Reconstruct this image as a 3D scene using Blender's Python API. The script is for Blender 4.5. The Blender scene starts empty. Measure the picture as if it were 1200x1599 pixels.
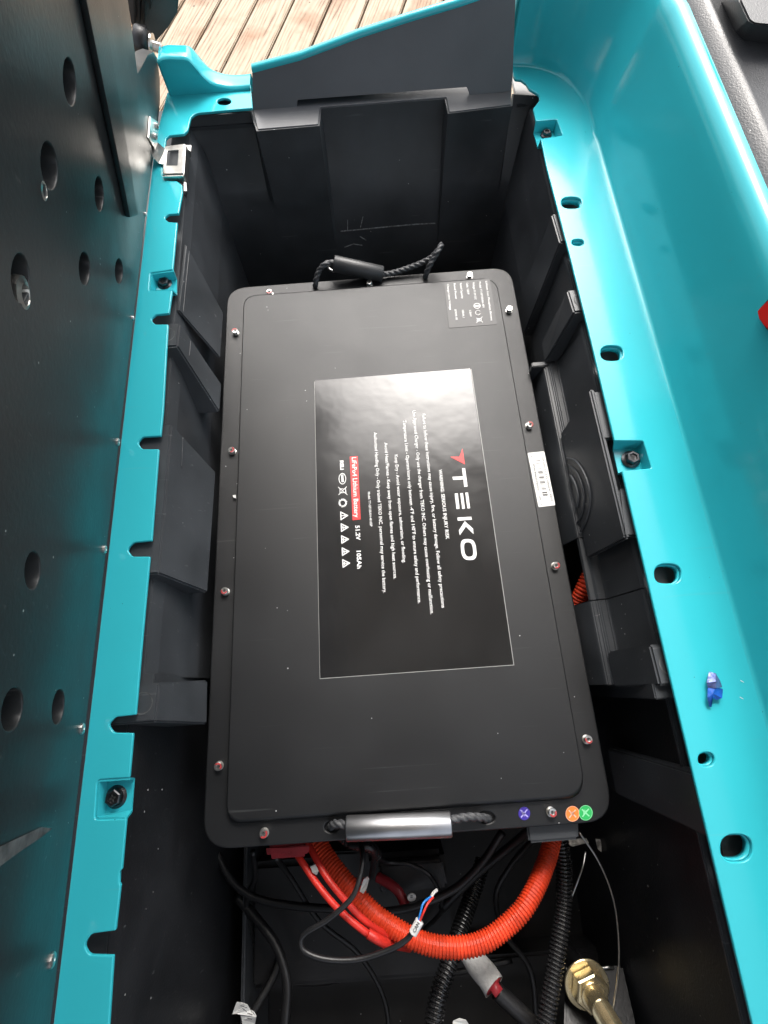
import bpy, bmesh, math, random
from mathutils import Vector, Matrix
from mathutils.geometry import tessellate_polygon
random.seed(7)
S = bpy.context.scene
COL = S.collection
V = Vector

# ---------------------------------------------------------------- camera
F, CU, CV, CH = 790.0, 600.0, 799.5, 0.42
_y = V((441 - CU, -(-1480 - CV), -F)).normalized()
_x = V((1, -_y.x / _y.y, 0)).normalized()
_z = _x.cross(_y)
ROT = Matrix((_x, _y, _z))                       # camera vector -> world vector
cam = bpy.data.objects.new('camera', bpy.data.cameras.new('camera'))
COL.objects.link(cam)
cam.matrix_world = Matrix.Translation((0, 0, CH)) @ ROT.to_4x4()
cam.data.sensor_fit = 'HORIZONTAL'; cam.data.sensor_width = 36
cam.data.lens = 36 * F / 1200
cam.data.clip_start = 0.01; cam.data.clip_end = 500
S.camera = cam
S.render.resolution_x, S.render.resolution_y = 768, 1024

# ---------------------------------------------------------------- sky, sun, exposure
SUN_EL, SUN_AZ = 47.5, 11.0                       # azimuth: degrees right of the far end (+Y)
w = bpy.data.worlds.new('World'); S.world = w; w.use_nodes = True
nt = w.node_tree; bg = nt.nodes['Background']
sky = nt.nodes.new('ShaderNodeTexSky'); sky.sky_type = 'NISHITA'; sky.sun_disc = False
sky.sun_elevation = math.radians(SUN_EL); sky.sun_rotation = math.radians(SUN_AZ)
sky.dust_density = 6; sky.air_density = 1.0; sky.ozone_density = 1.0
hs = nt.nodes.new('ShaderNodeHueSaturation'); hs.inputs['Saturation'].default_value = 0.35
nt.links.new(sky.outputs[0], hs.inputs['Color']); nt.links.new(hs.outputs[0], bg.inputs[0])
bg.inputs[1].default_value = 0.15
sd = bpy.data.lights.new('sun', 'SUN'); sd.energy = 0.65; sd.angle = math.radians(22); sd.color = (1, .955, .90)
sun = bpy.data.objects.new('sun', sd); COL.objects.link(sun)
_a, _e = math.radians(SUN_AZ), math.radians(SUN_EL)
sdir = V((math.sin(_a) * math.cos(_e), math.cos(_a) * math.cos(_e), math.sin(_e)))
sun.rotation_euler = sdir.to_track_quat('Z', 'Y').to_euler()
S.view_settings.view_transform = 'Standard'; S.view_settings.look = 'None'
S.view_settings.exposure = 1.32; S.view_settings.gamma = 1

# ---------------------------------------------------------------- measuring: photograph pixel -> point on a real plane
CP = V((0, 0, CH))
def ray(u, v): return ROT @ V((u - CU, -(v - CV), -F))
def px(u, v, z=0.0):
    d = ray(u, v); return CP + d * ((z - CH) / d.z)
def pxy(u, v, y):
    d = ray(u, v); return CP + d * (y / d.y)
def pxn(u, v, p0, n):
    d = ray(u, v); return CP + d * ((V(p0) - CP).dot(n) / d.dot(n))
def scale_at(u, v, z): return (px(u + 1, v, z) - px(u, v, z)).length

# ---------------------------------------------------------------- materials
def mat(name, col, rough=.5, metal=0, spec=.5, coat=0, noise=None, bump=0, bscale=400, speck=0, emit=None, rvar=0, speckcol=(.5,.5,.48,1), scratch=0, trans=0):
    m = bpy.data.materials.new(name); m.use_nodes = True
    t = m.node_tree; b = t.nodes['Principled BSDF']; N, L = t.nodes.new, t.links.new
    b.inputs['Base Color'].default_value = (*col, 1); b.inputs['Roughness'].default_value = rough
    b.inputs['Metallic'].default_value = metal; b.inputs['Specular IOR Level'].default_value = spec
    b.inputs['Coat Weight'].default_value = coat; b.inputs['Coat Roughness'].default_value = .06
    if trans: b.inputs['Transmission Weight'].default_value = trans
    tc = N('ShaderNodeTexCoord'); out = tc.outputs['Object']
    colout = None
    if noise:
        sc, amt = noise
        n = N('ShaderNodeTexNoise'); n.inputs['Scale'].default_value = sc; n.inputs['Detail'].default_value = 8
        L(out, n.inputs['Vector'])
        r = N('ShaderNodeMapRange'); r.inputs['From Min'].default_value = .3; r.inputs['From Max'].default_value = .7
        r.inputs['To Min'].default_value = 1 - amt; r.inputs['To Max'].default_value = 1 + amt
        L(n.outputs['Fac'], r.inputs['Value'])
        mx = N('ShaderNodeVectorMath'); mx.operation = 'SCALE'; mx.inputs[0].default_value = col
        L(r.outputs[0], mx.inputs['Scale']); colout = mx.outputs[0]
        if rvar:
            rr = N('ShaderNodeMapRange'); rr.inputs['From Min'].default_value = .3; rr.inputs['From Max'].default_value = .7
            rr.inputs['To Min'].default_value = rough - rvar; rr.inputs['To Max'].default_value = rough + rvar
            L(n.outputs['Fac'], rr.inputs['Value']); L(rr.outputs[0], b.inputs['Roughness'])
    def layer(fac, c):
        nonlocal colout
        mi = N('ShaderNodeMix'); mi.data_type = 'RGBA'
        L(fac, mi.inputs['Factor'])
        if colout: L(colout, mi.inputs['A'])
        else: mi.inputs['A'].default_value = (*col, 1)
        mi.inputs['B'].default_value = c; colout = mi.outputs['Result']
    if speck:
        vo = N('ShaderNodeTexVoronoi'); vo.inputs['Scale'].default_value = 90
        L(out, vo.inputs['Vector'])
        n2 = N('ShaderNodeTexNoise'); n2.inputs['Scale'].default_value = 9; L(out, n2.inputs['Vector'])
        th = N('ShaderNodeMath'); th.operation = 'MULTIPLY'; th.inputs[1].default_value = .1 * speck; L(n2.outputs['Fac'], th.inputs[0])
        sepc = N('ShaderNodeSeparateColor'); L(vo.outputs['Color'], sepc.inputs[0])
        gate = N('ShaderNodeMath'); gate.operation = 'GREATER_THAN'; gate.inputs[1].default_value = .72; L(sepc.outputs[0], gate.inputs[0])
        th2 = N('ShaderNodeMath'); th2.operation = 'MULTIPLY'; L(th.outputs[0], th2.inputs[0]); L(gate.outputs[0], th2.inputs[1])
        lt = N('ShaderNodeMath'); lt.operation = 'LESS_THAN'; L(vo.outputs['Distance'], lt.inputs[0]); L(th2.outputs[0], lt.inputs[1])
        layer(lt.outputs[0], speckcol)
    if scratch:
        for k, rot in enumerate(((.2, .5, .9), (1.1, .3, 2.3))):
            mp = N('ShaderNodeMapping'); mp.inputs['Rotation'].default_value = rot; mp.inputs['Scale'].default_value = (3, 90, 40)
            L(out, mp.inputs['Vector'])
            n3 = N('ShaderNodeTexNoise'); n3.inputs['Scale'].default_value = 3; n3.inputs['Detail'].default_value = 3; L(mp.outputs[0], n3.inputs['Vector'])
            r3 = N('ShaderNodeMapRange'); r3.inputs['From Min'].default_value = .69; r3.inputs['From Max'].default_value = .8
            r3.inputs['To Max'].default_value = scratch; L(n3.outputs['Fac'], r3.inputs['Value'])
            layer(r3.outputs[0], (.28, .29, .29, 1))
    if colout: L(colout, b.inputs['Base Color'])
    if bump:
        n = N('ShaderNodeTexNoise'); n.inputs['Scale'].default_value = bscale; n.inputs['Detail'].default_value = 2
        L(out, n.inputs['Vector'])
        bp = N('ShaderNodeBump'); bp.inputs['Strength'].default_value = bump; bp.inputs['Distance'].default_value = .001
        L(n.outputs['Fac'], bp.inputs['Height']); L(bp.outputs[0], b.inputs['Normal'])
    if emit:
        b.inputs['Emission Color'].default_value = (*emit, 1); b.inputs['Emission Strength'].default_value = 1
    return m
M = {}
M['teal'] = mat('teal_paint', (.037, .475, .548), .14, spec=.42, coat=.1, noise=(6, .04), bump=.015, bscale=40, rvar=.03, scratch=.10, speck=.7, speckcol=(.01, .12, .14, 1))
M['endgrey'] = mat('grey_shell_plastic', (.085, .09, .098), .36, noise=(9, .15), bump=.1, bscale=900, speck=.6, scratch=.2)
M['dark_shaded'] = mat('dark_shaded_plastic', (.016, .017, .019), .42, noise=(12, .4), rvar=.08, bump=.2, bscale=500, speck=1.2, scratch=.3)  # near tub walls have their shade put into this colour; also small dark parts
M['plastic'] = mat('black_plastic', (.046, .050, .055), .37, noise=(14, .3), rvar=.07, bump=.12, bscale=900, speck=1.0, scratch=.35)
M['plastic_floor'] = mat('black_deck_plastic', (.05, .052, .055), .4, noise=(12, .35), rvar=.08, bump=.35, bscale=700, speck=.8)
M['board'] = mat('black_painted_board', (.022, .024, .025), .38, noise=(10, .35), rvar=.08, bump=.14, bscale=260, speck=1.1, scratch=.25)
M['lid'] = mat('powder_coat', (.009, .0095, .0105), .41, spec=.52, noise=(7, .35), rvar=.06, bump=.26, bscale=3200, scratch=.10, speck=.9, speckcol=(.6,.6,.6,1))
M['vinyl'] = mat('sticker_vinyl', (.014, .014, .0145), .21, spec=.62, noise=(16, .12), rvar=.04, bump=.25, bscale=38)
M['spec'] = mat('spec_sticker_vinyl', (.03, .03, .031), .44, spec=.38, bump=.1, bscale=900)
M['ink'] = mat('white_ink', (.78, .78, .77), .5)
M['redink'] = mat('red_ink', (.72, .03, .03), .4)
M['paper'] = mat('white_label_paper', (.8, .8, .78), .5, noise=(60, .06), bump=.2, bscale=120)
M['blackink'] = mat('black_ink', (.04, .04, .04), .6)
M['steel'] = mat('zinc_steel', (.62, .61, .58), .3, metal=1, noise=(60, .2), bump=.15, bscale=300)
M['darksteel'] = mat('black_oxide_steel', (.09, .09, .095), .3, metal=.9, noise=(80, .3), bump=.1, bscale=300)
M['redpaint'] = mat('red_torque_paint', (.45, .05, .05), .4)
M['rope'] = mat('black_rope', (.06, .062, .066), .4, noise=(300, .4), bump=.5, bscale=1500)
M['grip'] = mat('brushed_metal_grip', (.42, .42, .43), .36, metal=1, noise=(30, .2), scratch=.4)
M['gripmatte'] = mat('rubber_grip', (.035, .036, .038), .42, noise=(100, .2), bump=.3, bscale=800)
M['orange'] = mat('orange_conduit_plastic', (.66, .050, .012), .48, noise=(60, .3), rvar=.03, bump=.1, speck=1.5, speckcol=(.2,.03,.01,1))
M['red'] = mat('red_silicone', (.62, .030, .020), .42, noise=(60, .25), bump=.1)
M['darkred'] = mat('dark_red_boot', (.27, .018, .025), .42, noise=(60, .2), bump=.2)
M['cable'] = mat('black_cable', (.013, .013, .014), .38, noise=(60, .3), bump=.2, bscale=500)
M['conduit'] = mat('black_conduit', (.018, .018, .019), .25, spec=.7)
M['foam'] = mat('white_foam_sleeve', (.55, .54, .52), .8, noise=(80, .15), bump=.6, bscale=400)
M['gold'] = mat('yellow_zinc', (.74, .62, .38), .26, metal=.85, noise=(40, .25), bump=.05, bscale=250, rvar=.06)
M['blue'] = mat('blue_wrapper', (.012, .09, .42), .35, noise=(80, .5), bump=.8, bscale=200)
M['bluewire'] = mat('blue_wire', (.02, .2, .6), .35)
M['lens'] = mat('red_lens', (.75, .02, .015), .15, coat=.6)
M['purple'] = mat('purple_sticker', (.05, .03, .30), .4)
M['osticker'] = mat('orange_sticker', (.85, .22, .04), .4)
M['green'] = mat('green_sticker', (.02, .42, .10), .4)
M['scuff'] = mat('pale_scuff', (.085, .09, .09), .7, noise=(120, .6))
M['scuff2'] = mat('back_wall_scuff', (.30, .31, .31), .7, noise=(300, .6))
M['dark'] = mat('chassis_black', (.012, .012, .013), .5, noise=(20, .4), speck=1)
M['tape'] = mat('clear_tape', (.45, .45, .43), .2, coat=.5)
M['roof'] = mat('unseen_roof_underside', (.55, .55, .55), .6, noise=(3, .1))  # tone raised so the roof bounces fill light down
M['dirt'] = mat('soil', (.16, .14, .11), .95, noise=(4, .4))
M['stone'] = mat('pale_grit', (.42, .40, .36), .9, noise=(200, .6))

def wood():
    m = bpy.data.materials.new('weathered_deck_wood'); m.use_nodes = True
    t = m.node_tree; b = t.nodes['Principled BSDF']; N, L = t.nodes.new, t.links.new
    tc = N('ShaderNodeTexCoord'); oi = N('ShaderNodeObjectInfo')
    sh = N('ShaderNodeMath'); sh.operation = 'MULTIPLY'; sh.inputs[1].default_value = 37; L(oi.outputs['Random'], sh.inputs[0])
    cb = N('ShaderNodeCombineXYZ'); L(sh.outputs[0], cb.inputs[1]); L(sh.outputs[0], cb.inputs[2])
    ad = N('ShaderNodeVectorMath'); L(tc.outputs['Object'], ad.inputs[0]); L(cb.outputs[0], ad.inputs[1])
    mp = N('ShaderNodeMapping'); mp.inputs['Scale'].default_value = (1, .09, 1); L(ad.outputs[0], mp.inputs['Vector'])
    n0 = N('ShaderNodeTexNoise'); n0.inputs['Scale'].default_value = 9; n0.inputs['Detail'].default_value = 3; L(mp.outputs[0], n0.inputs['Vector'])
    # cathedral grain: rings of a distorted coordinate
    mul = N('ShaderNodeMath'); mul.operation = 'MULTIPLY'; mul.inputs[1].default_value = 9; L(n0.outputs['Fac'], mul.inputs[0])
    sx = N('ShaderNodeSeparateXYZ'); L(ad.outputs[0], sx.inputs[0])
    mx = N('ShaderNodeMath'); mx.operation = 'MULTIPLY_ADD'; mx.inputs[1].default_value = 75; L(sx.outputs[0], mx.inputs[0]); L(mul.outputs[0], mx.inputs[2])
    fr = N('ShaderNodeMath'); fr.operation = 'PINGPONG'; fr.inputs[1].default_value = .5; L(mx.outputs[0], fr.inputs[0])
    n1 = N('ShaderNodeTexNoise'); n1.inputs['Scale'].default_value = 120; n1.inputs['Detail'].default_value = 6; L(mp.outputs[0], n1.inputs['Vector'])
    s2 = N('ShaderNodeMath'); s2.operation = 'MULTIPLY_ADD'; s2.inputs[1].default_value = .9; L(n1.outputs['Fac'], s2.inputs[0]); L(fr.outputs[0], s2.inputs[2])
    cr = N('ShaderNodeValToRGB'); L(s2.outputs[0], cr.inputs[0])
    e = cr.color_ramp.elements; e[0].position = .34; e[0].color = (.17, .10, .06, 1); e[1].position = .52; e[1].color = (.33, .25, .17, 1)
    k = e.new(.95); k.color = (.41, .33, .24, 1)
    n4 = N('ShaderNodeTexNoise'); n4.inputs['Scale'].default_value = 7; n4.inputs['Detail'].default_value = 5; L(ad.outputs[0], n4.inputs['Vector'])
    r4 = N('ShaderNodeMapRange'); r4.inputs['From Min'].default_value = .50; r4.inputs['From Max'].default_value = .72; r4.inputs['To Max'].default_value = .9; L(n4.outputs['Fac'], r4.inputs['Value'])
    mi = N('ShaderNodeMix'); mi.data_type = 'RGBA'; mi.blend_type = 'MULTIPLY'; L(r4.outputs[0], mi.inputs['Factor']); L(cr.outputs[0], mi.inputs['A']); mi.inputs['B'].default_value = (.66, .40, .26, 1)
    vo = N('ShaderNodeTexVoronoi'); vo.inputs['Scale'].default_value = 16; L(ad.outputs[0], vo.inputs['Vector'])
    lt = N('ShaderNodeMath'); lt.operation = 'LESS_THAN'; lt.inputs[1].default_value = .075; L(vo.outputs['Distance'], lt.inputs[0])
    mj = N('ShaderNodeMix'); mj.data_type = 'RGBA'; L(lt.outputs[0], mj.inputs['Factor']); L(mi.outputs['Result'], mj.inputs['A']); mj.inputs['B'].default_value = (.10, .07, .05, 1)
    L(mj.outputs['Result'], b.inputs['Base Color']); b.inputs['Roughness'].default_value = .75
    bp = N('ShaderNodeBump'); bp.inputs['Strength'].default_value = .5; bp.inputs['Distance'].default_value = .003; L(s2.outputs[0], bp.inputs['Height']); L(bp.outputs[0], b.inputs['Normal'])
    return m
M['wood'] = wood()

# ---------------------------------------------------------------- helpers
def tag(o, label=None, cat=None, group=None, kind=None):
    for k, v in (('label', label), ('category', cat), ('group', group), ('kind', kind)):
        if v: o[k] = v
    return o
def link(name, me, m, parent=None, smooth=False):
    if m and not me.materials: me.materials.append(m)
    if smooth: me.polygons.foreach_set('use_smooth', [True] * len(me.polygons))
    o = bpy.data.objects.new(name, me); COL.objects.link(o)
    if parent: o.parent = parent; o.matrix_parent_inverse = parent.matrix_basis.inverted()
    return o
def thing(name, loc, label, cat, group=None):
    o = bpy.data.objects.new(name, None); COL.objects.link(o); o.location = loc; o.empty_display_size = .02
    bpy.context.view_layer.update()
    return tag(o, label, cat, group)
def meshobj(name, vs, fs, m, parent=None, smooth=False, solid=0, bevel=0):
    me = bpy.data.meshes.new(name); me.from_pydata([tuple(v) for v in vs], [], fs); me.update()
    if solid or bevel:
        bm = bmesh.new(); bm.from_mesh(me)
        if solid: bmesh.ops.solidify(bm, geom=bm.faces[:], thickness=solid)
        bmesh.ops.recalc_face_normals(bm, faces=bm.faces)
        if bevel: bmesh.ops.bevel(bm, geom=[e for e in bm.edges if len(e.link_faces) == 2 and e.calc_face_angle(0) > .5], offset=bevel, segments=2, affect='EDGES', clamp_overlap=True)
        bm.to_mesh(me); bm.free()
    else:
        bm = bmesh.new(); bm.from_mesh(me); bmesh.ops.recalc_face_normals(bm, faces=bm.faces); bm.to_mesh(me); bm.free()
    return link(name, me, m, parent, smooth)
def hexa(name, top, bot, m, parent=None, bevel=.0012):
    vs = list(top) + list(bot)
    fs = [(0, 1, 2, 3), (7, 6, 5, 4)] + [(i, i + 4, (i + 1) % 4 + 4, (i + 1) % 4) for i in range(4)]
    return meshobj(name, vs, fs, m, parent, bevel=bevel)
def box(name, lo, hi, m, parent=None, bevel=.001):
    (a, b, c), (d, e, f) = lo, hi
    return hexa(name, [(a, b, f), (d, b, f), (d, e, f), (a, e, f)], [(a, b, c), (d, b, c), (d, e, c), (a, e, c)], m, parent, bevel)
def fillet(pts, rs, n=5):
    out = []; N = len(pts)
    for i, p in enumerate(pts):
        p = V(p[:2]); a = V(pts[i - 1][:2]) - p; b = V(pts[(i + 1) % N][:2]) - p
        r = rs[i] if isinstance(rs, (list, tuple)) else rs
        if r <= 0 or a.length < 1e-6 or b.length < 1e-6: out.append(p); continue
        ang = a.angle(b)
        if ang > 3.0: out.append(p); continue
        d = min(r / math.tan(ang / 2), a.length * .48, b.length * .48)
        p1 = p + a.normalized() * d; p2 = p + b.normalized() * d
        for k in range(n + 1):
            t = k / n; out.append(p1 * (1 - t) ** 2 + p * 2 * t * (1 - t) + p2 * t * t)
    return out
DEPS = []
def plate(name, outline, holes, z, thick, bev, m, parent=None, mtx=None):
    """flat sheet with holes; outline in x,y; its top at z"""
    cu = bpy.data.curves.new(name, 'CURVE'); cu.dimensions = '2D'; cu.fill_mode = 'BOTH'
    cu.extrude = thick / 2 - bev; cu.bevel_depth = bev; cu.bevel_resolution = 2; cu.offset = -bev
    for pts in [outline] + list(holes):
        s = cu.splines.new('POLY'); s.points.add(len(pts) - 1); s.use_cyclic_u = True
        for q, p in zip(s.points, pts): q.co = (p[0], p[1], 0, 1)
    o = bpy.data.objects.new('tmp', cu); COL.objects.link(o)
    dg = bpy.context.evaluated_depsgraph_get()
    me = bpy.data.meshes.new_from_object(o.evaluated_get(dg)); me.name = name
    bpy.data.objects.remove(o); bpy.data.curves.remove(cu)
    T = Matrix.Translation((0, 0, z - thick / 2))
    me.transform((mtx or Matrix()) @ T); me.update()
    bm = bmesh.new(); bm.from_mesh(me); bmesh.ops.remove_doubles(bm, verts=bm.verts, dist=1e-5); bm.to_mesh(me); bm.free()
    return link(name, me, m, parent)
def ellipse_px(u, v, a, b, z, n=20, p=2.0, rot=0):
    out = []
    for k in range(n):
        t = 2 * math.pi * k / n; c, s = math.cos(t), math.sin(t)
        x = a * math.copysign(abs(c) ** (2 / p), c); y = b * math.copysign(abs(s) ** (2 / p), s)
        out.append(px(u + x * math.cos(rot) - y * math.sin(rot), v + x * math.sin(rot) + y * math.cos(rot), z)[:2])
    return out
def P2(pts, z): return [px(u, v, z)[:2] for u, v in pts]
def spline(pts, n=10):
    pts = [V(p) for p in pts]; q = [2 * pts[0] - pts[1]] + pts + [2 * pts[-1] - pts[-2]]; out = []
    for i in range(1, len(q) - 2):
        a, b, c, d = q[i - 1:i + 3]
        for k in range(n):
            t = k / n
            out.append(.5 * ((2 * b) + (c - a) * t + (2 * a - 5 * b + 4 * c - d) * t * t + (3 * b - a - 3 * c + d) * t ** 3))
    out.append(pts[-1]); return out
def resample(pts, step):
    L = [0]
    for a, b in zip(pts, pts[1:]): L.append(L[-1] + (b - a).length)
    n = max(2, int(L[-1] / step)); out = []; j = 0
    for k in range(n + 1):
        s = L[-1] * k / n
        while j < len(L) - 2 and L[j + 1] < s: j += 1
        t = (s - L[j]) / max(1e-9, L[j + 1] - L[j]); out.append(pts[j].lerp(pts[j + 1], t))
    return out, L[-1]
def frames(path):
    T = [(path[min(i + 1, len(path) - 1)] - path[max(i - 1, 0)]).normalized() for i in range(len(path))]
    n = T[0].orthogonal().normalized(); out = []
    for t in T:
        n = (n - t * n.dot(t)).normalized(); out.append((t, n, t.cross(n)))
    return out
def sweep(name, path, prof, m, parent=None, sides=12, cap=True, smooth=True):
    """prof(i, k, theta) -> radius"""
    fr = frames(path); vs = []; fs = []
    for i, (p, (t, n, b)) in enumerate(zip(path, fr)):
        for k in range(sides):
            th = 2 * math.pi * k / sides; r = prof(i, k, th); vs.append(p + (n * math.cos(th) + b * math.sin(th)) * r)
    for i in range(len(path) - 1):
        for k in range(sides):
            fs.append((i * sides + k, i * sides + (k + 1) % sides, (i + 1) * sides + (k + 1) % sides, (i + 1) * sides + k))
    if cap:
        fs.append(tuple(range(sides))); fs.append(tuple((len(path) - 1) * sides + k for k in range(sides)))
    me = bpy.data.meshes.new(name); me.from_pydata([tuple(v) for v in vs], [], fs); me.update()
    bm = bmesh.new(); bm.from_mesh(me); bmesh.ops.recalc_face_normals(bm, faces=bm.faces); bm.to_mesh(me); bm.free()
    return link(name, me, m, parent, smooth)
def tube(name, pts, r, m, parent=None, sides=12, n=8, taper=None):
    p = spline(pts, n)
    return sweep(name, p, (lambda i, k, th: r if taper is None else r + (taper - r) * i / len(p)), m, parent, sides)
def conduit(name, pts, r, pitch, m, parent=None, depth=.16, sides=18):
    p, L = resample(spline(pts, 14), pitch / 5)
    prof = (.985, 1.0, .985, 1 - depth, 1 - depth)
    return sweep(name, p, lambda i, k, th: r * prof[i % 5], m, parent, sides, smooth=False)
def rope(name, pts, r, m, parent=None, pitch=.010):
    p, L = resample(spline(pts, 14), .0012)
    return sweep(name, p, lambda i, k, th: r * (.62 + .38 * abs(math.cos(1.5 * (th - 2 * math.pi * i * .0012 / (pitch * 2))))), m, parent, 24)
def disc_stack(name, prof, m, parent=None, sides=24, mtx=Matrix(), smooth=False, hexr=None):
    """lathe about Z; prof = [(r, z)...]"""
    vs = []; fs = []
    for r, z in prof:
        for k in range(sides):
            th = 2 * math.pi * k / sides; vs.append(mtx @ V((r * math.cos(th), r * math.sin(th), z)))
    for i in range(len(prof) - 1):
        for k in range(sides): fs.append((i * sides + k, i * sides + (k + 1) % sides, (i + 1) * sides + (k + 1) % sides, (i + 1) * sides + k))
    fs.append(tuple(range(sides))); fs.append(tuple((len(prof) - 1) * sides + k for k in range(sides)))
    return meshobj(name, vs, fs, m, parent, smooth)
def ribbon(bmv, pts, wpx, z, closed=False):
    """flat stroke given in photograph pixels, laid on the plane z"""
    vs, fs = bmv; N = len(pts)
    for i in range(N if closed else N - 1):
        a = V(pts[i]); b = V(pts[(i + 1) % N]); d = (b - a).normalized(); n = V((-d.y, d.x)) * wpx / 2; e = d * wpx / 2
        k = len(vs)
        for q in (a - e + n, b + e + n, b + e - n, a - e - n): vs.append(px(q.x, q.y, z))
        fs.append((k, k + 1, k + 2, k + 3))
def poly(bmv, pts, z):
    vs, fs = bmv; k = len(vs); P3 = [V((u, v, 0)) for u, v in pts]
    for u, v in pts: vs.append(px(u, v, z))
    for t in tessellate_polygon([P3]): fs.append(tuple(k + i for i in t))
def flat(name, bmv, m, parent):
    me = bpy.data.meshes.new(name); me.from_pydata([tuple(v) for v in bmv[0]], [], bmv[1]); me.update()
    bm = bmesh.new(); bm.from_mesh(me)
    for f in bm.faces:
        if f.normal.z < 0: f.normal_flip()
    bm.to_mesh(me); bm.free()
    return link(name, me, m, parent)
def text(name, body, a, b, hpx, z, m, parent, bold=.0, flipz=1):
    """one printed line whose middle runs from pixel a to pixel b; cap height hpx pixels"""
    cu = bpy.data.curves.new(name, 'FONT'); cu.body = body; cu.size = 1; cu.offset = bold; cu.resolution_u = 2
    o = bpy.data.objects.new('tmp', cu); COL.objects.link(o)
    me = bpy.data.meshes.new_from_object(o.evaluated_get(bpy.context.evaluated_depsgraph_get())); me.name = name
    bpy.data.objects.remove(o); bpy.data.curves.remove(cu)
    xs = [v.co.x for v in me.vertices]; x0, x1 = min(xs), max(xs)
    A, B = px(*a, z), px(*b, z); d = B - A; L = d.length; d.normalize(); up = V((-d.y, d.x, 0))
    h = hpx * scale_at(*a, z) / .70
    for v in me.vertices:
        x, y = v.co.x, v.co.y
        v.co = A + d * ((x - x0) / (x1 - x0) * L) + up * ((y - .35) * h)
    me.update()
    return link(name, me, m, parent)

# ================================================================ ground and deck
gs = 30
g = meshobj('ground', [(-gs, -gs, -.80), (gs, -gs, -.80), (gs, gs, -.80), (-gs, gs, -.80)], [(0, 1, 2, 3)], M['dirt']); tag(g, kind='structure')
deck = bpy.data.objects.new('wooden_deck', None); COL.objects.link(deck); deck.location = (0, 2, -.65); tag(deck, kind='structure')
bpy.context.view_layer.update()
th = math.atan(.305); pitch = .127; pl = None
DX, DY = math.sin(th), math.cos(th)
for k in range(-14, 15):
    cx = -.060 + (k + .5) * pitch / DY
    if pl is None:
        bm = bmesh.new(); bmesh.ops.create_cube(bm, size=1)
        bmesh.ops.scale(bm, vec=(pitch - .007, 5.6, .03), verts=bm.verts)
        bmesh.ops.bevel(bm, geom=bm.edges[:], offset=.003, segments=2, affect='EDGES')
        pl = bpy.data.meshes.new('plank'); bm.to_mesh(pl); bm.free(); pl.materials.append(M['wood'])
    o = bpy.data.objects.new('plank', pl); COL.objects.link(o); o.parent = deck
    o.location = (cx + DX / DY * 0, 2.25 - 2, -.015 + random.uniform(-.001, .001)); o.rotation_euler = (0, 0, -th)
tag(meshobj('deck_joists', [(-3, -1.2, -.71), (3, -1.2, -.71), (3, 5.5, -.71), (-3, 5.5, -.71)], [(0, 1, 2, 3)], M['dark'], None), kind='structure').name = 'ground'

# ================================================================ teal body
body = thing('cart_body', (.25, .2, 0), 'glossy teal painted body moulding framing the open battery compartment', 'cart body')
RT = .0032
# left rail
lr = [(60, 1800), (83, 1599), (147, 1060), (207, 530), (243, 215), (261, 144), (391, 130), (395, 168), (306, 176), (298, 183), (293, 203), (287, 209), (264, 211), (259, 216),
      (254, 272), (256, 281), (276, 282), (284, 288), (285, 300), (279, 333), (263, 334), (256, 340), (263, 346), (277, 347), (270, 420.5), (234.6, 425.6), (232, 454), (269, 453.5),
      (264, 489), (243, 491), (235, 498), (242, 506), (262.5, 506), (255, 640), (251, 680.5), (222, 682), (214.5, 691), (222, 701), (248, 701), (237, 844.5), (208, 847), (197.6, 858), (206, 869), (234, 869),
      (222, 1000), (212, 1116.5), (180, 1120), (168, 1132), (178, 1144.5), (208, 1145), (202, 1214.5), (151, 1218), (147, 1281), (197, 1279), (190, 1358), (187, 1361), (186, 1379), (188, 1383), (180, 1454),
      (142, 1459), (130, 1477), (139, 1492), (177, 1493), (170, 1599), (150, 1800)]
rr = [0, 0, 0, 0, .01, 0, .002, .002, .01, .004, .003, .004, .004, .003, .003, .004, .004, .003, 0, .001, .004, .006, .004, .001, .001, .002, .002, .001,
      .001, .003, .006, .003, .001, 0, .001, .004, .007, .004, .001, .001, .005, .008, .005, .001, 0, .001, .005, .009, .005, .001, .001, .003, .003, .001, .001, .0, 0, .001, .001,
      .006, .010, .006, .001, 0, 0]
plate('left_rail', fillet(P2(lr, 0), rr), [ellipse_px(350, 158, 11, 5.5, 0)], 0, RT, .0009, M['teal'], body)
# right rail
rrp = [(1176 + 60, 1800), (1176, 1599), (1048, 1060), (972, 735), (1018, 731), (1005, 688), (960, 688), (923, 530), (888, 390), (854, 260), (845, 216), (879, 211), (870, 186), (837.5, 188.5),
       (833, 169), (843, 156), (842, 147), (827, 138), (822, 130), (814, 124), (805, 123), (802, 118), (800, 101), (826, 102), (850, 107), (870, 115), (887, 127), (901, 141), (914, 159), (924, 187), (933, 223), (1023, 530), (1177, 1060), (1332, 1599), (1392, 1800)]
rrs = [0, 0, 0, .001, .002, .002, .001, 0, 0, 0, .001, .002, .002, .001, .003, .006, .006, .003, .003, .003, .002, 0] + [0] * 13
holes_r = [(893, 316, 16, 9.3, 2.5), (903, 378, 9.5, 5.2, 2.5), (956, 551, 17.5, 12, 2.6), (1043.5, 896, 21, 16, 2.6), (1104, 1186, 13, 11.2, 2.3), (1151, 1325, 25, 22, 2.5)]
plate('right_rail', [(p[0] + (.003 if p[0] > .26 else 0), p[1]) for p in fillet(P2(rrp, 0), rrs)], [ellipse_px(u, v, a, b, 0, 24, p) for u, v, a, b, p in holes_r], 0, RT, .0009, M['teal'], body)
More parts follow.
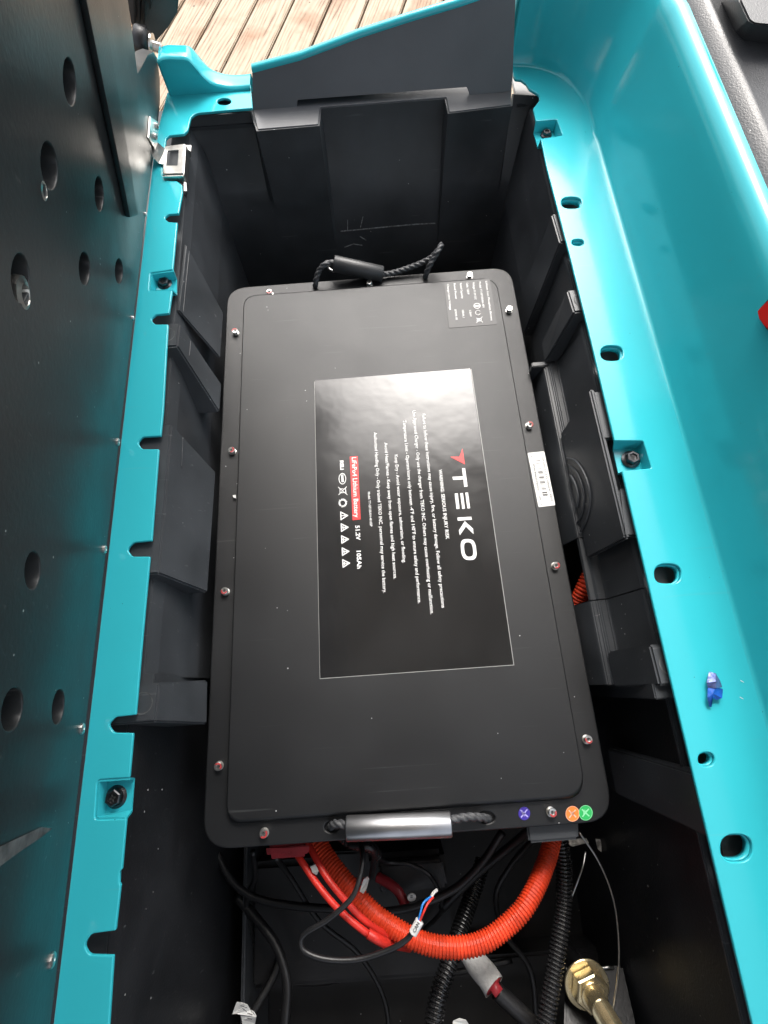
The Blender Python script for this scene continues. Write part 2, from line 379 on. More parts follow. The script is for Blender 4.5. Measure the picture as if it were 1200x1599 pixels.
# raised lips folded down round the holes (collars under the sheet)
def collar(u, v, a, b, p, name='hole_collar'):
    top = ellipse_px(u, v, a + .6, b + .6, 0, 28, p); c = V((sum(q[0] for q in top), sum(q[1] for q in top))) / len(top)
    vs = [(q[0], q[1], -.003) for q in top] + [(c.x + (q[0] - c.x) * .97, c.y + (q[1] - c.y) * .97, -.009) for q in top]
    n = len(top); fs = [(i, (i + 1) % n, (i + 1) % n + n, i + n) for i in range(n)]
    return meshobj(name, vs, fs, M['teal'], body, True, solid=.0012)
for h in holes_r: collar(*h)
# inner edge flange of the rails
def skirt(pts, depth, name, shift=0):
    A = [px(u, v, 0) for u, v in pts]
    vs = [V((p.x + shift, p.y, -.0028)) for p in A] + [V((p.x + shift, p.y, -depth)) for p in A]; n = len(A)
    return meshobj(name, vs, [(i, i + 1, i + 1 + n, i + n) for i in range(n - 1)], M['teal'], body, solid=.0018)
# bolt pockets
def pocket(c, lip, name='bolt_pocket', d=.013):
    """c: four top corners (pixels) outer-far, inner-far, inner-near, outer-near; lip: floor corners at the open inner side"""
    T = [px(*q, 0) for q in c]; cen = sum(T, V()) / 4
    B = []
    for i, p in enumerate(T):
        q = p.lerp(cen, .07); B.append(V((q.x, q.y, -d)))
    if lip: B[1] = px(*lip[0], -d); B[2] = px(*lip[1], -d)
    T = [V((p.x, p.y, -.0012)) for p in T]
    vs = T + B
    fs = [(4, 5, 6, 7), (0, 4, 7, 3), (0, 1, 5, 4), (3, 7, 6, 2)]
    return meshobj(name, vs, fs, M['teal'], body, solid=.0016)
def bolt(u, v, z, r, h, m=None):
    p = px(u, v, z)
    o = disc_stack('bolt', [(r * 1.25, 0), (r * 1.25, .0012), (r * 1.0, .002), (r * .95, .0022)], m or M['darksteel'], body, 24, Matrix.Translation(p))
    head = disc_stack('bolt_head', [(r * .92, .0022), (r * .92, h - .0006), (r * .8, h), (r * .55, h), (r * .5, h - .0016), (.0001, h - .0018)], m or M['darksteel'], o, 6, Matrix.Translation(p) @ Matrix.Rotation(.4, 4, 'Z'))
    bmv = ([], [])
    for a in (.3, 1.87):
        d = V((math.cos(a), math.sin(a), 0)) * r * .42; n = V((-math.sin(a), math.cos(a), 0)) * r * .09; c = V((p.x, p.y, p.z + h - .0011))
        k = len(bmv[0]); bmv[0].extend([c - d + n, c + d + n, c + d - n, c - d - n]); bmv[1].append((k, k + 1, k + 2, k + 3))
    flat('drive_recess', bmv, M['blackink'], o)
    return o
pocket([(234.6, 425.6), (271, 420.5), (269, 453.5), (232, 454)], [(277, 436), (277, 461)])
bolt(258, 444, -.0125, .0062, .006)
pocket([(151, 1218), (202, 1214.5), (197, 1281), (147, 1281)], [(211, 1215), (207, 1268)])
bolt(183, 1244, -.0125, .0066, .0075)
pocket([(870, 186), (837.5, 188.5), (845, 216), (879, 211)], [(834, 208), (840, 229)])
bolt(853, 211, -.0125, .0052, .005)
pocket([(1005, 688), (960, 688), (972, 735.5), (1018, 731)], [(958, 703), (966, 739)])
bolt(985, 718, -.0125, .0068, .007)

# side wall with its rounded corner, leaning out 10 degrees, then rolling over to the deck
base = [px(u, v, 0) for u, v in ((800, 101), (826, 102), (850, 107), (870, 115), (887, 127), (901, 141), (914, 159), (924, 187), (933, 223), (1023, 530), (1177, 1060), (1332, 1599), (1392, 1800))]
base = [V(p) for p in base]
bx = .2785
for i in range(8, 13): base[i].x = bx
smooth_base = [base[0]]
# quadratic rounding of the corner between base[0] and the straight run
C0, C1, C2 = base[0], V((bx - .002, base[0].y - .012, 0)), V((bx, base[8].y, 0))
arc = [(C0 * (1 - t) ** 2 + C1 * 2 * t * (1 - t) + C2 * t * t) for t in [i / 14 for i in range(15)]]
arc = [px(u, v, 0) for u, v in fillet([(800, 101), (826, 102), (850, 107), (870, 115), (887, 127), (901, 141), (914, 159), (924, 187), (933, 223)], .0, 1)]
run = spline([tuple(p) for p in arc], 3) + [V((bx, y, 0)) for y in (.52, .45, .38, .3, .2, .1, 0, -.1, -.2, -.3, -.4)]
run[len(run) - 12].x = bx
LX = (px(1067, 0, .123).x + px(1200, 310, .123).x) / 2
we = LX - bx + .002
prof = [(-.0022, .0001), (-.0012, .0004), (-.0002, .0014), (.0008, .0035), (.004, .02), (.0105, .06), (.0170, .098), (.0190, .110), (.0212, .1165), (.0245, .1215), (.0285, .1238), (.0330, .1245), (max(.036, we - .006), .1240), (max(.038, we - .002), .1225), (max(.039, we), .118)]
print('LX', LX, we)
vs = []; fs = []
nr = len(run)
for i, p in enumerate(run):
    t = (run[min(i + 1, nr - 1)] - run[max(i - 1, 0)]); t.z = 0; t.normalize(); n = V((-t.y, t.x, 0))   # outward
    if n.x < 0 and n.y < 0: n = -n
    for q, z in prof: vs.append(V((p.x, p.y, z)) + n * q)
m_ = len(prof)
for i in range(nr - 1):
    for j in range(m_ - 1): fs.append((i * m_ + j, i * m_ + j + 1, (i + 1) * m_ + j + 1, (i + 1) * m_ + j))
meshobj('side_panel', vs, fs, M['teal'], body, True)
# free end of the rounded corner: returned edge
e0 = [vs[j] for j in range(m_)]
lip = []
for p in e0: lip += [p, p + V((-.004, -.001, 0)), p + V((-.006, .012, 0))]
meshobj('corner_return', lip, [(3 * j + k, 3 * j + k + 1, 3 * j + k + 4, 3 * j + k + 3) for j in range(m_ - 1) for k in (0, 1)], M['teal'], body, True)

# far end wall: black inside, teal lip climbing to the right
YE = px(430, 174.5, -.012).y
lipx = ((394, 112), (470, 92), (560, 58), (640, 32), (720, 8), (806, -22))
P0E = V((0, YE, -.012)); NE = V((0, -math.cos(math.radians(27)), math.sin(math.radians(27))))
zl = [pxn(u, v, P0E, NE) for u, v in lipx]
bt = [pxn(u, v, P0E, NE) for u, v in ((801, 120), (798, 142), (734, 147.5), (729, 135.5), (465, 155.5), (463, 173), (400, 178.5), (395, 168))]
ew = zl + bt; k = len(ew)
ewb = [p + V((0, .003, 0)) for p in ew]; tri = tessellate_polygon([[V((p.x, p.z + p.y, 0)) for p in ew]])
endw = meshobj('end_panel', ew + ewb, [tuple(t) for t in tri] + [tuple(q + k for q in t) for t in tri] + [(i, (i + 1) % k, (i + 1) % k + k, i + k) for i in range(k)], M['endgrey'], body)
tag(endw, 'dark grey inner face of the end wall')
lv = []
for p in zl: lv += [p + V((0, -.0005, -.001)), p + V((0, -.0005, .003)), p + V((0, .004, .0055)), p + V((0, .009, .004)), p + V((0, .0095, -.05))]
meshobj('end_lip', lv, [(5 * i + k, 5 * i + k + 1, 5 * i + k + 6, 5 * i + k + 5) for i in range(5) for k in range(4)], M['teal'], body, True)
# hump on the far left corner: S-shaped upright
YH = px(330, 145, 0).y
topc = [(248, 98), (253, 94), (262, 92), (275, 92.5), (289, 93), (297, 97), (306, 107), (316, 119), (327, 129), (340, 135), (360, 138.5), (378, 138), (391, 136.5)]
A = [pxy(u, v, YH) for u, v in topc]
A = spline([tuple(p) for p in A], 3)
face = A + [V((p.x, YH, 0)) for p in A]
n_ = len(A)
tr = []; W = .030
for p in A:
    z2 = max(.0, p.z)
    tr += [p, p + V((0, .0015, .0016)), p + V((0, .004, .0022)), p + V((0, W * .8, .0022 - .001)), p + V((0, W, -.002)), p + V((0, W + .001, -.05))]
meshobj('corner_upright', face, [(i, i + 1, i + 1 + n_, i + n_) for i in range(n_ - 1)], M['teal'], body, True)
meshobj('corner_upright', tr, [(6 * i + k, 6 * i + k + 1, 6 * i + k + 7, 6 * i + k + 6) for i in range(n_ - 1) for k in range(5)], M['teal'], body, True)
pA = A[0]
hexa('corner_upright', [pA + V((-.002, 0, .001)), pA + V((.0005, 0, .0015)), pA + V((.0005, W, .001)), pA + V((-.002, W, .001))], [V((pA.x - .002, YH, -.03)), V((pA.x + .0005, YH, -.03)), V((pA.x, YH + W, -.03)), V((pA.x - .002, YH + W, -.03))], M['teal'], body)

# red light at the edge of the side panel
wn = V((-math.cos(math.radians(10)), 0, math.sin(math.radians(10)))); w0 = (bx, 0, 0)
lt = thing('marker_light', pxn(1215, 497, w0, wn), 'small red light in a black bezel set into the teal side panel', 'light')
def wallpoly(pts, off): return [pxn(u, v, w0, wn) + wn * off for u, v in pts]
bz = [(1189, 483), (1215, 455), (1245, 480), (1250, 520), (1230, 545), (1200, 513), (1192, 500)]
ln = [(1192, 486), (1216, 463), (1240, 484), (1244, 517), (1228, 535), (1202, 508), (1195, 498)]
for nm, ps, o0, o1, m in (('bezel', bz, -.004, .003, 'cable'), ('lens', ln, -.004, .006, 'lens')):
    a = wallpoly(ps, o1); b = wallpoly(ps, o0); k = len(a)
    meshobj(nm, a + b, [tuple(range(k)), tuple(range(2 * k - 1, k - 1, -1))] + [(i, (i + 1) % k, (i + 1) % k + k, i + k) for i in range(k)], M[m], lt, bevel=.0012)

# black deck panel beyond the teal rim
dp = thing('rear_deck_panel', (.45, .4, .12), 'textured black plastic panel beyond the teal rim with a raised pad', 'panel')
ZP = .121
l0, l1 = px(1067, 0, ZP).x, px(1200, 310, ZP).x
pr = [(LX - .001, ZP - .012), (LX, ZP - .001), (LX + .001, ZP + .001), (LX + .012, ZP + .0065), (LX + .0155, ZP + .0085), (LX + .019, ZP + .008), (LX + .024, ZP + .006), (LX + .40, ZP + .006)]
ys = [-.35, 0, .3, .5, .7, .9, 1.1]
meshobj('panel_sheet', [(x, y, z) for y in ys for x, z in pr], [(8 * i + j, 8 * i + j + 1, 8 * i + j + 9, 8 * i + j + 8) for i in range(len(ys) - 1) for j in range(7)], M['plastic_floor'], dp, True)
ZT = ZP + .006
po = fillet(P2([(1123, -60), (1127, 0), (1149, 48), (1163, 62), (1230, 70), (1300, 66), (1300, -80)], ZT), [0, .01, .006, .006, 0, 0, 0])
pi_ = fillet(P2([(1150, -60), (1156, 0), (1170, 30), (1178, 36), (1240, 42), (1300, 40), (1300, -80)], ZT + .02), [0, .01, .006, .006, 0, 0, 0])
k = len(po)
po = [V((p[0], p[1], ZT - .001)) for p in po]; pi_ = [V((p[0], p[1], ZT + .02)) for p in pi_]
meshobj('raised_pad', po + pi_, [(i, (i + 1) % k, (i + 1) % k + k, i + k) for i in range(k)] + [tuple(range(k, 2 * k))], M['plastic_floor'], dp, bevel=.0015)

# ================================================================ black tub
tub = thing('storage_tub', (0, .2, -.3), 'deep black plastic tub with moulded ribs holding the battery', 'tub')
ZL = -.010
top = [px(u, v, ZL) for u, v in ((270, 181), (296, 181), (393, 173.5), (403, 203), (497, 195), (500, 168), (697, 153), (702, 176), (798, 164), (800, 146), (836, 148), (870, 146))]
YB = px(450, 200, ZL).y
def down(p, z):
    k = (ZL - z)
    return V((p.x, p.y - k * .22, z)) if abs(p.x) < 9 else p
rows = []
for z in [ZL - .33 * (q / 18) ** 1.3 for q in range(19)]:
    row = []
    for k_, p in enumerate(top):
        f = min(1, (ZL - z) / (.20 if k_ in (5, 6) else .15)); f = f * f * (3 - 2 * f); g_ = min(1, (ZL - z) / .22)
        row.append(V((p.x * (1 - .04 * g_), (p.y * (1 - f) + YB * f) - (ZL - z) * .16, z)))
    rows.append(row)
n_ = len(top); allv = [p for r in rows for p in r]
bw = meshobj('back_wall', allv, [(r * n_ + i, r * n_ + i + 1, (r + 1) * n_ + i + 1, (r + 1) * n_ + i) for r in range(len(rows) - 1) for i in range(n_ - 1)], M['plastic'], tub, True, solid=.002)
bw.data.set_sharp_from_angle(angle=math.radians(50))
# ledge on top of the back wall
led = [(394, 168), (403, 203), (497, 195), (500, 168), (697, 153), (702, 176), (798, 164), (800, 128), (730, 112), (462, 132)]
plate('back_ledge', fillet(P2(led, ZL), .0015, 2), [], ZL + .0012, .003, .0008, M['endgrey'], tub)
# far corners: little uprights beside the ledge
# left wall
def wallstrip(name, sect, ylist, m='plastic'):
    k = len(sect); vs = [(x, y, z) for y in ylist for x, z in sect]
    return meshobj(name, vs, [(i * k + j, i * k + j + 1, (i + 1) * k + j + 1, (i + 1) * k + j) for i in range(len(ylist) - 1) for j in range(k - 1)], M[m], tub, solid=.002, bevel=.0015)
wallstrip('side_wall', [(-.230, -.016), (-.2085, -.0165), (-.2045, -.03), (-.196, -.10), (-.186, -.34)], [.672, .35, .02])
wallstrip('side_wall', [(-.240, -.016), (-.2185, -.0165), (-.2165, -.03), (-.2125, -.10), (-.20, -.36)], [.02, -.2, -.46], 'dark_shaded')  # same moulding as the far walls, darkened in colour to stand for shade
YL = px(851, 566, -.07).y
wallstrip('side_wall', [(.240, -.016), (.2190, -.0165), (.2170, -.02), (.2120, -.06), (.2020, -.12), (.190, -.34)], [.672, .55, YL - .002])
LEDG = [(.240, -.016), (.2190, -.0165), (.2170, -.02), (.2075, -.066), (.2060, -.069), (.1995, -.0695), (.1975, -.072), (.1930, -.0725)]
wallstrip('side_wall', LEDG + [(.1915, -.076), (.179, -.128), (.177, -.34)], [YL, .25, .128])
wallstrip('side_wall', LEDG + [(.1920, -.076), (.2000, -.079), (.2150, -.10), (.215, -.34)], [.128, .066])
wallstrip('side_wall', LEDG + [(.1915, -.076), (.179, -.128), (.177, -.34)], [.066, -.012])
box('wall_step', (.179, YL - .004, -.34), (.206, YL + .002, -.0705), M['plastic'], tub, .001)
wallstrip('side_wall', [(.250, -.016), (.2290, -.0165), (.226, -.03), (.222, -.1), (.21, -.36)], [-.012, -.2, -.46], 'dark_shaded')
box('outer_shell', (.236, -.46, -.37), (.239, .66, -.035), M['dark'], tub, 0)
box('outer_shell', (-.243, -.46, -.37), (-.240, .66, -.035), M['dark'], tub, 0)
box('rail_backing', (-.235, px(350, 172, 0).y + .004, -.024), (-.115, .745, -.020), M['plastic'], tub, 0)
# ribs
def rib(tf, tn, bf, bn, zt=-.006, zb=-.07, back=.03, side=1, mark=0):
    TF, TN, BF, BN = px(*tf, zt), px(*tn, zt), px(*bf, zb), px(*bn, zb)
    o = V((back * side, 0, 0))
    h = hexa('rib', [TF + o, TF, TN, TN + o], [BF + o, BF, BN, BN + o], M['plastic'], tub, .0016)
    if mark:
        c = (TF + TN) / 2 + V((.012 * side, 0, 0)); r = abs(TF.y - TN.y) * .36; r = min(r, .0085)
        ring = [V((c.x + r * math.cos(t), c.y + r * math.sin(t), zt + .0003)) for t in [2 * math.pi * i / 24 for i in range(24)]]
        ring2 = [V((c.x + r * .9 * math.cos(t), c.y + r * .9 * math.sin(t), zt + .0003)) for t in [2 * math.pi * i / 24 for i in range(24)]]
        meshobj('moulding_ring', ring + ring2, [(i, (i + 1) % 24, (i + 1) % 24 + 24, i + 24) for i in range(24)], M['scuff'], h)
    return h
rib((862, 333), (875, 378), (806, 480), (817, 526), zb=-.12, mark=0)
rib((886, 452), (897, 487), (845, 536), (851, 566), mark=1)
rib((921, 607), (977, 841), (875, 677), (917, 872), zt=-.0065, back=.005)
rib((926, 611), (941, 686), (924, 622), (940, 690), zt=-.0062, zb=-.018, back=.018)
rib((966, 762), (975, 838), (964, 772), (974, 842), zt=-.0062, zb=-.018, back=.018)
rib((1015, 1007), (1031, 1071), (948, 1018), (960, 1074), mark=1)
rib((1080, 1207), (1107, 1309), (948, 1168), (962, 1240), zb=-.15, back=.04, mark=0).scale = (1, 1, 1)
rib((291, 380), (279, 484), (350, 490), (345, 560), zt=-.0155, zb=-.075, side=-1, back=.003)
box('wall_step', (-.245, .012, -.35), (-.198, .0235, -.0128), M['plastic'], tub, .001)
box('wall_step', (.205, -.0235, -.35), (.25, -.0105, -.0128), M['plastic'], tub, .001)
rib((281, 503), (277, 540), (347, 600), (344, 645), side=-1, mark=1)
rib((268, 661), (248, 896), (338, 737), (325, 926), side=-1)
rib((249, 1066), (243, 1128), (325, 1062), (324, 1131), zb=-.08, back=.05, side=-1, mark=1)
fa, fb, fc = px(921, 607, -.0065), px(977, 841, -.0065), px(875, 677, -.07); fn = (fb - fa).cross(fc - fa).normalized()
for ri, pts in enumerate(([(886, 716), (899, 720), (911, 736), (920, 760), (922, 786), (917, 810), (908, 830)], [(889, 727), (900, 736), (909, 756), (913, 780), (909, 804), (903, 816)], [(892, 742), (899, 756), (904, 776), (902, 792)])):
    tube('moulded_ring', [pxn(u, v, fa, fn) + V((-.0004, 0, .0004)) for u, v in pts], (.0013, .0011, .0018)[ri], M['plastic'], tub, 8)
def seam(pts, f3):
    a, b, c = [px(*q) for q in f3]; n = (b - a).cross(c - a).normalized()
    tube('mould_seam', [pxn(u, v, a, n) + V((0, 0, .0002)) for u, v in pts], .00045, M['plastic'], tub, 6)
LA = ((291, 380, -.0155), (279, 484, -.0155), (350, 490, -.075)); LC = ((268, 661, -.006), (248, 896, -.006), (338, 737, -.07)); LB = ((281, 503, -.006), (277, 540, -.006), (347, 600, -.07)); LD = ((249, 1066, -.006), (243, 1128, -.006), (325, 1062, -.08))
seam([(296, 392), (291, 440), (286, 492)], LA); seam([(286, 683), (285, 706), (284, 730)], LC); seam([(298, 533), (297, 546), (296, 556)], LB); seam([(270, 1068), (273, 1090), (271, 1126)], LD)
# buttress on the near left wall and a sloping web
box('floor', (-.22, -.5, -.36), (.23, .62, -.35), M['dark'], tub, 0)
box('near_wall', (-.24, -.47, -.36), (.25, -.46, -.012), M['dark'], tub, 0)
# dark sub-floor behind the holes of the right rail
box('rail_backing', (.203, .680, -.022), (.34, .735, -.018), M['plastic'], tub, .001)
box('rail_backing', (.222, -.42, -.034), (.30, .672, -.030), M['plastic'], tub, .001)
box('rail_backing', (-.30, -.42, -.034), (-.2195, .735, -.030), M['plastic'], tub, .001)
# scuffs on the back wall
def onback(u, v):
    # plane of the recess face
    a = rows[9][5]; b = rows[9][6]; c = rows[12][5]; n = (b - a).cross(c - a).normalized()
    return pxn(u, v, a, n) + V((0, -.0035, 0))
def scuffline(pts, wd=1.3, par=tub):
    vs, fs = [], []
    for (a, b) in zip(pts, pts[1:]):
        k = len(vs); d = (V(b) - V(a)).normalized(); n = V((-d.y, d.x)) * wd / 2
        for q in (V(a) + n, V(b) + n, V(b) - n, V(a) - n): vs.append(onback(q.x, q.y))
        fs.append((k, k + 1, k + 2, k + 3))
    return meshobj('scuff_mark', vs, fs, M['scuff2'], par)
scuffline([(532, 358), (560, 355.5), (610, 350.5), (650, 347), (680, 345.5)], 1.8)
scuffline([(538, 383), (552, 378), (566, 380)], 1.5); scuffline([(562, 366), (572, 372)], 1.5); scuffline([(567, 335), (563, 352)], 1.2); scuffline([(543, 340), (543, 356)], .9)

# ================================================================ battery
ZB = -.084; ZT = -.077
bat = thing('battery', (0, .18, -.3), 'large black lithium battery in the tub with a glossy warning sticker', 'battery')
fl = fillet(P2([(355, 449.5), (798, 416), (961.5, 1283), (315.5, 1329)], ZB), .026, 8)
slots = [ellipse_px(518, 1292, 11, 8, ZB), ellipse_px(760, 1277, 13, 8.5, ZB)]
plate('flange', fl, slots, ZB, .004, .0016, M['lid'], bat)
fx = [V((p[0], p[1], 0)) for p in fl]; cxy = sum(fx, V()) / len(fx)
def ringwall(name, z0, z1, s0, s1, m):
    vs = [V((cxy.x + (p.x - cxy.x) * s0, cxy.y + (p.y - cxy.y) * s0, z0)) for p in fx] + [V((cxy.x + (p.x - cxy.x) * s1, cxy.y + (p.y - cxy.y) * s1, z1)) for p in fx]
    n = len(fx); return meshobj(name, vs, [(i, (i + 1) % n, (i + 1) % n + n, i + n) for i in range(n)] + [tuple(range(n)), tuple(range(n, 2 * n))], M[m], bat)
ringwall('case', -.0885, -.30, .965, .955, 'lid')
box('slot_well', (px(500, 1285, ZB).x, px(600, 1306, ZB).y, -.0884), (px(790, 1285, ZB).x, px(600, 1276, ZB).y, -.0878), M['dark_shaded'], bat, 0)
ldp = [(381, 461.5), (775, 432.5), (917, 1243), (353, 1284.5)]
ld = fillet(P2(ldp, ZT), [.016, .02, .02, .014], 8)
ldb = P2(ldp, ZT)
cl = sum((V((p[0], p[1], 0)) for p in ld), V()) / len(ld); nl = len(ld)
lay = [(1.012, ZB - .0005), (1.008, ZB + .0012), (1.004, ZT - .0022), (1.0, ZT - .0006), (.994, ZT)]
vs = [V((cl.x + (p[0] - cl.x) * s, cl.y + (p[1] - cl.y) * s, z)) for s, z in lay for p in ld]
fs = [(r * nl + i, r * nl + (i + 1) % nl, (r + 1) * nl + (i + 1) % nl, (r + 1) * nl + i) for r in range(len(lay) - 1) for i in range(nl)] + [tuple((len(lay) - 1) * nl + i for i in range(nl))]
lid = meshobj('lid', vs, fs, M['lid'], bat)
for f in lid.data.polygons: f.use_smooth = len(f.vertices) == 4
# screws
sm = None
for i, (u, v) in enumerate(((421, 456), (577, 441), (734, 429), (796, 482), (828, 663), (869, 883), (919, 1155), (863, 1269), (412, 1302), (341, 1197), (351, 923), (362, 703), (367, 517))):
    p = px(u, v, ZB + .004)
    if sm is None:
        so = disc_stack('screw', [(.0040, -.004), (.0040, -.0032), (.0030, -.003), (.0030, -.001), (.0036, -.0008), (.0037, .0008), (.0032, .0014), (.0018, .0014), (.0015, .0004), (.0001, .0003)], M['steel'], None, 20)
        sm = so.data
        so.parent = bat; o = so
        bm = bmesh.new(); bmesh.ops.create_circle(bm, cap_ends=True, radius=.0015, segments=8, matrix=Matrix.Translation((.0004, .0002, .00045)))
        dm = bpy.data.meshes.new('socket'); bm.to_mesh(dm); bm.free(); dm.materials.append(M['blackink'])
        bm = bmesh.new()
        for k in range(7):
            a = 1.2 + k * .45; bmesh.ops.create_circle(bm, cap_ends=True, radius=.0008, segments=6, matrix=Matrix.Translation((.0026 * math.cos(a), .0026 * math.sin(a), .00145)))
        pm = bpy.data.meshes.new('paint_mark'); bm.to_mesh(pm); bm.free(); pm.materials.append(M['redpaint'])
    else:
        o = bpy.data.objects.new('screw', sm); COL.objects.link(o); o.parent = bat
    o.matrix_parent_inverse = bat.matrix_basis.inverted()
    o.location = p; o.rotation_euler = (random.uniform(-.12, .12), random.uniform(-.12, .12), random.uniform(0, 6))
    for nm, me in (('socket', dm), ('paint_mark', pm)):
        if nm == 'paint_mark' and i in (1, 2, 3): continue
        q = bpy.data.objects.new(nm, me); COL.objects.link(q); q.parent = o
# --- warning sticker
ZS = ZT + .0005
stk = fillet(P2([(492, 594), (735, 575), (802, 1038), (500.5, 1059)], ZS), .001, 2)
st = plate('warning_sticker', stk, [], ZS, .0006, .0001, M['vinyl'], bat)
ZI = ZS + .00025
M['edge'] = mat('sticker_film_edge', (.30, .30, .29), .4)
bmv = ([], []); ribbon(bmv, [(736.2, 577), (803, 1038.6), (500, 1060)], 1.1, ZS + .0001); ribbon(bmv, [(491.3, 596), (499.8, 1059)], .6, ZS + .0001); flat('film_edge', bmv, M['edge'], st)
bmv = ([], [])   # lettering of the maker's name, cut as plain shapes
o8 = lambda pts: [(690 + x / 8, 690 + y / 8) for x, y in pts]
for pts in ([(255, 328), (293, 328), (325, 557), (282, 562), (272, 468), (145, 476), (135, 436), (268, 430)],
            [(163, 645), (202, 643), (225, 835), (186, 840)], [(232, 640), (266, 638), (292, 833), (258, 837)], [(296, 633), (330, 631), (357, 828), (322, 832)],
            [(198, 945), (372, 935), (378, 972), (202, 985)],
            [(290, 990), (393, 1085), (400, 1152), (303, 1058), (228, 1168), (215, 1108)]):
    poly(bmv, o8(pts), ZI)
def ring(bmv, c, a, b, p, wd, z, n=28, sh=0):
    vs, fs = bmv; k = len(vs)
    for rr_ in (0, wd):
        for i in range(n):
            t = 2 * math.pi * i / n; cc, ss = math.cos(t), math.sin(t)
            x = (a - rr_) * math.copysign(abs(cc) ** (2 / p), cc); y = (b - rr_) * math.copysign(abs(ss) ** (2 / p), ss)
            vs.append(px(c[0] + x + sh * y, c[1] + y, z))
    for i in range(n): fs.append((k + i, k + (i + 1) % n, k + n + (i + 1) % n, k + n + i))
ring(bmv, (690 + 338 / 8, 690 + 1345 / 8), 12, 16.5, 2.9, 5.2, ZI, sh=.12)
flat('lettering', bmv, M['ink'], st)
bmv = ([], []); poly(bmv, o8([(262, 80), (292, 280), (105, 185), (222, 185)]), ZI); flat('red_arrow_mark', bmv, M['redink'], st)
L_ = [("WARNING: SERIOUS INJURY RISK", (688, 733), (699.5, 842), 5.2, .015),
      ("Failure to follow these instructions may cause injury, fire, or battery damage. Follow all safety precautions", (662, 646), (693, 949), 5.0, .01),
      ("Use Approved Charger - Only use the charger from TEKO INC. Others may cause overheating or malfunction.", (647, 641), (675.5, 959), 5.0, .01),
      ("Temperature Limit - Operate/store only between -4\u00b0F and 140\u00b0F to ensure safety and performance.", (632, 656), (656, 942), 5.0, .01),
      ("Keep Dry - Avoid water exposure, submersion, or flooding.", (619, 710), (632, 879), 5.0, .01),
      ("Avoid Heat/Flames - Keep away from open flames and high heat sources.", (603, 691), (618, 904), 5.0, .01),
      ("Authorized Handling Only - Only trained TEKO INC. personnel may service the battery.", (586.5, 675), (601.5, 926), 5.0, .01),
      ("Model: TT-GF105AH-48105P", (576.5, 768), (580, 822), 3.6, .01),
      ("51.2V", (558.5, 820.5), (560, 843.5), 6.6, .03), ("105Ah", (560.5, 860), (561.7, 888), 6.6, .03)]
for body_, a, b, h, bo in L_: text('printed_line', body_, a, b, h, ZI, M['ink'], st, bo)
bmv = ([], []); poly(bmv, [(546.5, 713), (559, 712.2), (563.5, 811), (551, 812.3)], ZI - .00005); flat('red_banner', bmv, M['redink'], st)
text('printed_line', "LiFePo4 Lithium Battery", (553.2, 714), (557.5, 808), 7.0, ZI + .0001, M['ink'], st, .012)
ic = ([], [])
o13 = lambda pts, ox=520, oy=700: [(ox + x / 13.32, oy + y / 13.32) for x, y in pts]
ring(ic, (535, 747.5), 5.9, 8.8, 2, 1.1, ZI); poly(ic, o13([(175, 548), (215, 545), (228, 700), (185, 706)]), ZI)
ribbon(ic, o13([(115, 810), (300, 965)]), .9, ZI); ribbon(ic, o13([(285, 800), (125, 965)]), .9, ZI)
ribbon(ic, o13([(150, 840), (150, 930)]), .9, ZI); ribbon(ic, o13([(150, 840), (260, 850)]), .9, ZI); ribbon(ic, o13([(150, 930), (260, 915)]), .9, ZI); ribbon(ic, o13([(262, 835), (275, 935)]), 1.2, ZI)
for k in range(3):
    a = k * 2.094 + .3
    pts = [(535.6 + 5.2 * math.cos(a + t), 785.3 + 5.2 * math.sin(a + t)) for t in (0, .5, 1.0, 1.45)]
    ribbon(ic, pts, 2.6, ZI)
    e = pts[-1]; poly(ic, [(e[0] + 2.6 * math.cos(a + q), e[1] + 2.6 * math.sin(a + q)) for q in (1.4, 3.4, 5.4)], ZI)
for (x, y) in ((0, 0), (10, 243), (18, 492), (30, 745), (42, 990)):
    T = [(165 + x, 130 + y), (172 + x, 285 + y), (305 + x, 200 + y)]
    ribbon(ic, o13(T, 520, 790), 1.7, ZI, True); ribbon(ic, o13([(190 + x, 205 + y), (262 + x, 203 + y)], 520, 790), 1.2, ZI)
    if y > 100: ribbon(ic, o13([(200 + x, 180 + y), (205 + x, 232 + y)], 520, 790), 1.4, ZI)
flat('safety_symbols', ic, M['ink'], st)
text('printed_line', "RELI", (533.8, 719), (534.6, 733.5), 5.2, ZI, M['ink'], st, .05)
# --- small spec sticker
sp = plate('spec_sticker', fillet(P2([(693.5, 441), (765.5, 434.5), (777, 506), (701.5, 512)], ZS), .0018, 3), [], ZS - .0002, .0004, .0001, M['spec'], bat)
sc = lambda x, y: (690 + x / 12.63, 430 + y / 12.63)
for s_, a, b in (("Lithium Iron Phosphate Battery", (882, 110), (992, 895)), ("Model: TT-GF105AH-48V", (755, 120), (830, 640)), ("Voltage: 51.2V DC", (630, 130), (672, 475)), ("Cells: 16S1P", (503, 140), (530, 372)),
                 ("Rated Capacity", (380, 145), (412, 455)), ("Rated Power", (255, 155), (290, 465)), ("Charge Limit Voltage", (125, 165), (178, 680)), ("5376Wh 10S", (273, 668), (300, 875)), ("105Ah.1", (418, 680), (438, 832)), ("1.5kW", (562, 685), (578, 812))):
    text('printed_line', s_, sc(*a), sc(*b), 3.0, ZS + .0002, M['ink'], sp, .02)
ic = ([], []); zz = ZS + .0002
ring(ic, sc(700, 598), 5.4, 4.4, 2, .9, zz); ribbon(ic, [sc(660, 600), sc(740, 595)], 2.2, zz)
pts = [(sc(718, 732)[0] + 3.9 * math.cos(t), sc(718, 732)[1] + 3.6 * math.sin(t)) for t in [.5 + i * .5 for i in range(11)]]; ribbon(ic, pts, 1.0, zz)
